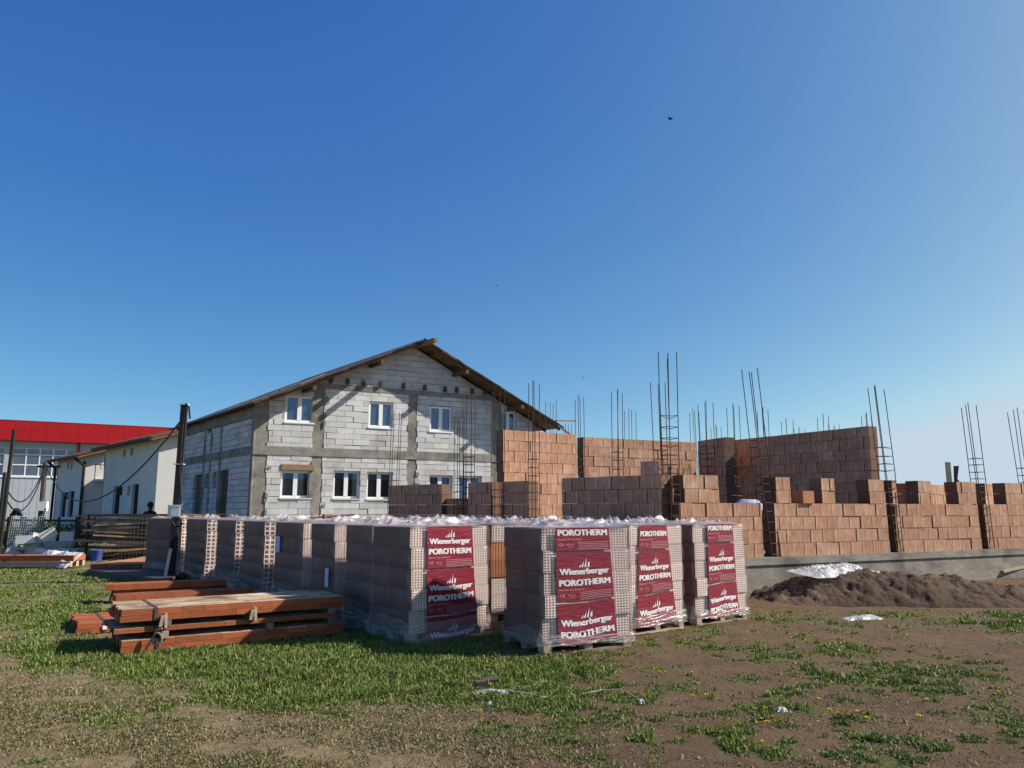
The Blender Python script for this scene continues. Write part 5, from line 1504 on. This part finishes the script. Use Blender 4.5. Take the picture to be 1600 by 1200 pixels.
a = gnd(1570, 905); mb = MB(); mb.box((a.x, a.y, .14), (1.3, .75, .12), (-.03, .06, 0), (0, 0, .05)); solo(mb, 'pale_board', M['wood_pallet'], 'pale board lying by the foundation at the right edge', 'board')
rr = random.Random(3)
for i, (px, py) in enumerate(dand):
    p = gnd(px, py); o = thing('dandelion', 'yellow dandelion in bloom scattered low on the grass', 'flower', (p.x, p.y, 0), 0, 'dandelions in bloom')
    h = .022 + .02 * rr.random()
    mb = MB(); mb.tube([(0, 0, 0), (.004, 0, h)], .002, 5); mb.build('stem', M['leaf'], o, local=True)
    mb = MB(); r = rr.uniform(.016, .026); n = 14
    for q in range(34):
        a_ = rr.uniform(0, 6.28); t_ = rr.uniform(.1, 1.1); mb.tint = rr.random()
        d = Vector((math.cos(a_) * math.sin(t_), math.sin(a_) * math.sin(t_), math.cos(t_) * .6)) * r; sd2 = Vector((-math.sin(a_), math.cos(a_), 0)) * r * .16
        b = Vector((.004, 0, h)); mb.face([b - sd2 * .4, b + d - sd2, b + d * 1.08, b + d + sd2])
    mb.build('flower_head', M['yellow'], o, local=True)

# ------------------------------------------------------------------ grass, straw and clover: many blades, nobody could count them
def field_points(n, seed, y_px=(872, 1215), power=1.0):
    r = np.random.default_rng(seed)
    px = r.uniform(-120, 1720, n); py = y_px[0] + (y_px[1] - y_px[0]) * r.random(n) ** power
    u, v = (px - 800) / FPX, (600 - py) / FPX
    dz = SP + v * CP; t = -EYE / dz
    return u * t, (CP - v * SP) * t, r
def blades(x, y, h, w, bend, r, name, label, cat, m, split=None):
    n = len(x); a = r.uniform(0, 2 * np.pi, n); b = r.uniform(0, 2 * np.pi, n)
    z = gz(x, y) - .006
    cx, sx = np.cos(a) * w * .5, np.sin(a) * w * .5
    ox, oy = np.cos(b) * bend * h, np.sin(b) * bend * h
    V = np.empty((n, 5, 3), np.float32)
    V[:, 0] = np.stack([x - cx, y - sx, z], 1); V[:, 1] = np.stack([x + cx, y + sx, z], 1)
    mx, my, mz = x + ox * .35, y + oy * .35, z + h * .6
    V[:, 2] = np.stack([mx + cx * .8, my + sx * .8, mz], 1); V[:, 3] = np.stack([mx - cx * .8, my - sx * .8, mz], 1)
    V[:, 4] = np.stack([x + ox, y + oy, z + h * np.sqrt(np.maximum(.05, 1 - np.minimum(bend, .95) ** 2))], 1)
    base = (np.arange(n) * 5)[:, None]
    me = bpy.data.meshes.new(name)
    me.vertices.add(n * 5); me.vertices.foreach_set('co', V.ravel())
    loops = np.concatenate([base + np.array([0, 1, 2, 3]), base + np.array([3, 2, 4])], 1).ravel()
    me.loops.add(n * 7); me.loops.foreach_set('vertex_index', loops.astype(np.int32))
    st = (np.arange(n) * 7)[:, None] + np.array([0, 4]); me.polygons.add(n * 2)
    me.polygons.foreach_set('loop_start', st.ravel().astype(np.int32))
    tt = me.attributes.new('tint', 'FLOAT', 'FACE'); tt.data.foreach_set('value', np.repeat(r.random(n), 2).astype(np.float32))
    me.update(calc_edges=True); me.validate()
    me.materials.append(m)
    o = bpy.data.objects.new(name, me); COL.objects.link(o); tag(o, label, cat, kind='stuff'); return o
def grass_mat(name, cols, trans=.16):
    m = bpy.data.materials.new(name); m.use_nodes = True; nt = m.node_tree; N = nt.nodes; L = nt.links
    p = N['Principled BSDF']; out = [n for n in N if n.type == 'OUTPUT_MATERIAL'][0]
    a = N.new('ShaderNodeAttribute'); a.attribute_name = 'tint'
    cr = N.new('ShaderNodeValToRGB'); L.new(a.outputs['Fac'], cr.inputs[0])
    els = cr.color_ramp.elements
    els[0].position = 0; els[0].color = (*cols[0], 1); els[1].position = 1; els[1].color = (*cols[-1], 1)
    for i, c in enumerate(cols[1:-1]): e = els.new((i + 1) / (len(cols) - 1)); e.color = (*c, 1)
    L.new(cr.outputs[0], p.inputs['Base Color']); p.inputs['Roughness'].default_value = .6; p.inputs['Specular IOR Level'].default_value = .25
    t = N.new('ShaderNodeBsdfTranslucent'); L.new(cr.outputs[0], t.inputs[0])
    mx = N.new('ShaderNodeMixShader'); mx.inputs[0].default_value = trans; L.new(p.outputs[0], mx.inputs[1]); L.new(t.outputs[0], mx.inputs[2]); L.new(mx.outputs[0], out.inputs[0])
    return m
def keep(x, y, f): return x[f], y[f]
slab_side = lambda x, y: ((x - CORNER.x) * front_n.x + (y - CORNER.y) * front_n.y) > .15
x, y, r = field_points(640000, 5)
c = cover(x, y); edge = ((x + 1.2) * math.sin(math.radians(133)) - (y - 18.2) * math.cos(math.radians(133)))
pxa, _ = px_of(x, y); ok = (r.random(len(x)) < np.clip((c - .16) * 1.15, 0, 1) * np.where(pxa > 950, np.clip((fbm(x * 8, y * 8, 63, 2) - .38) * 4, 0, 1), np.clip((fbm(x * 4, y * 4, 64, 2) - .22) * 4, .25, 1))) & (y < 30)
ok &= ~((x > 2.2) & ~slab_side(x, y))
x, y, c = x[ok], y[ok], c[ok]
dist = np.hypot(x, y)
h = (.010 + .052 * np.clip(c, 0, 1.2)) * r.uniform(.45, 1.25, len(x)) ; w = (.0028 + .0010 * dist) * r.uniform(.7, 1.3, len(x))
blades(x, y, h, w, r.uniform(.2, .9, len(x)), r, 'grass', 'green grass growing in patches round the pallets', 'grass', grass_mat('grass blade', [(.038, .085, .010), (.085, .155, .018), (.13, .195, .028), (.20, .225, .055), (.30, .26, .12)]))
x, y, r = field_points(260000, 6, (1000, 1215))
c = cover(x, y); px_, py_ = px_of(x, y)
st = np.clip((1000 - px_) / 260, .10, 1) * np.clip((py_ - 1030) / 60, 0.15, 1) * np.clip((fbm(x * 1.6, y * 2.4, 77) - .40) * 5, .05, 1)
ok = (r.random(len(x)) < np.clip(st, 0, 1) * .7) & (c < .7)
x, y = x[ok], y[ok]; dist = np.hypot(x, y)
blades(x, y, r.uniform(.012, .040, len(x)), (.003 + .0008 * dist) * r.uniform(.7, 1.3, len(x)), r.uniform(.5, .98, len(x)), r, 'dry_grass', 'short dry trampled grass in the foreground', 'grass', grass_mat('straw blade', [(.085, .105, .028), (.15, .14, .05), (.23, .19, .09), (.33, .27, .155)], .2))
x, y, r = field_points(230000, 8, (955, 1215))
px_, py_ = px_of(x, y); c = cover(x, y) + .25 * (fbm(x * 3.2, y * 3.2, 90) - .45)
ok = (r.random(len(x)) < np.clip((c - .22) * 1.0, 0, 1) * np.clip((fbm(x * 9, y * 9, 61, 2) - .33) * 4, 0, 1)) & (px_ > 650) & slab_side(x, y)
x, y = x[ok], y[ok]; dist = np.hypot(x, y)
blades(x, y, r.uniform(.010, .036, len(x)), (.007 + .0012 * dist) * r.uniform(.7, 1.4, len(x)), r.uniform(.5, .98, len(x)), r, 'clover', 'low broad leaved weeds in clumps on the bare soil', 'weeds', grass_mat('weed leaf', [(.040, .075, .014), (.080, .125, .024), (.12, .16, .036), (.18, .18, .075), (.24, .20, .11)], .25))
# crumbs of soil and pebbles
x, y, r = field_points(8000, 10, (880, 1215))
x, y = x[slab_side(x, y) | (x < 2)], y[slab_side(x, y) | (x < 2)]
c = cover(x, y); ok = c < .5; x, y = x[ok], y[ok]
n = len(x); s = r.uniform(.003, .009, n) * (1 + (r.random(n) > .96) * 1.3)
O8 = np.array([(1, 0, 0), (0, 1, 0), (-1, 0, 0), (0, -1, 0), (0, 0, .7), (0, 0, -.7)], np.float32)
V = np.stack([x, y, gz(x, y) + s * .2], 1)[:, None, :] + O8[None] * s[:, None, None] * r.uniform(.6, 1.4, (n, 6, 1))
F = np.array([(0, 1, 4), (1, 2, 4), (2, 3, 4), (3, 0, 4), (1, 0, 5), (2, 1, 5), (3, 2, 5), (0, 3, 5)])
Fs = ((np.arange(n) * 6)[:, None, None] + F[None]).reshape(-1, 3)
me = bpy.data.meshes.new('soil_crumbs'); me.from_pydata(V.reshape(-1, 3).tolist(), [], Fs.tolist())
tt = me.attributes.new('tint', 'FLOAT', 'FACE'); tt.data.foreach_set('value', np.repeat(r.random(n), 8).astype(np.float32))
me.materials.append(mat('soil crumb', (.12, .082, .052), (.22, .16, .105), 3, .95, 0, 1, .45))
o = bpy.data.objects.new('soil_crumbs', me); COL.objects.link(o); tag(o, 'crumbs of soil and pebbles strewn over the bare ground', 'soil crumbs', kind='stuff')
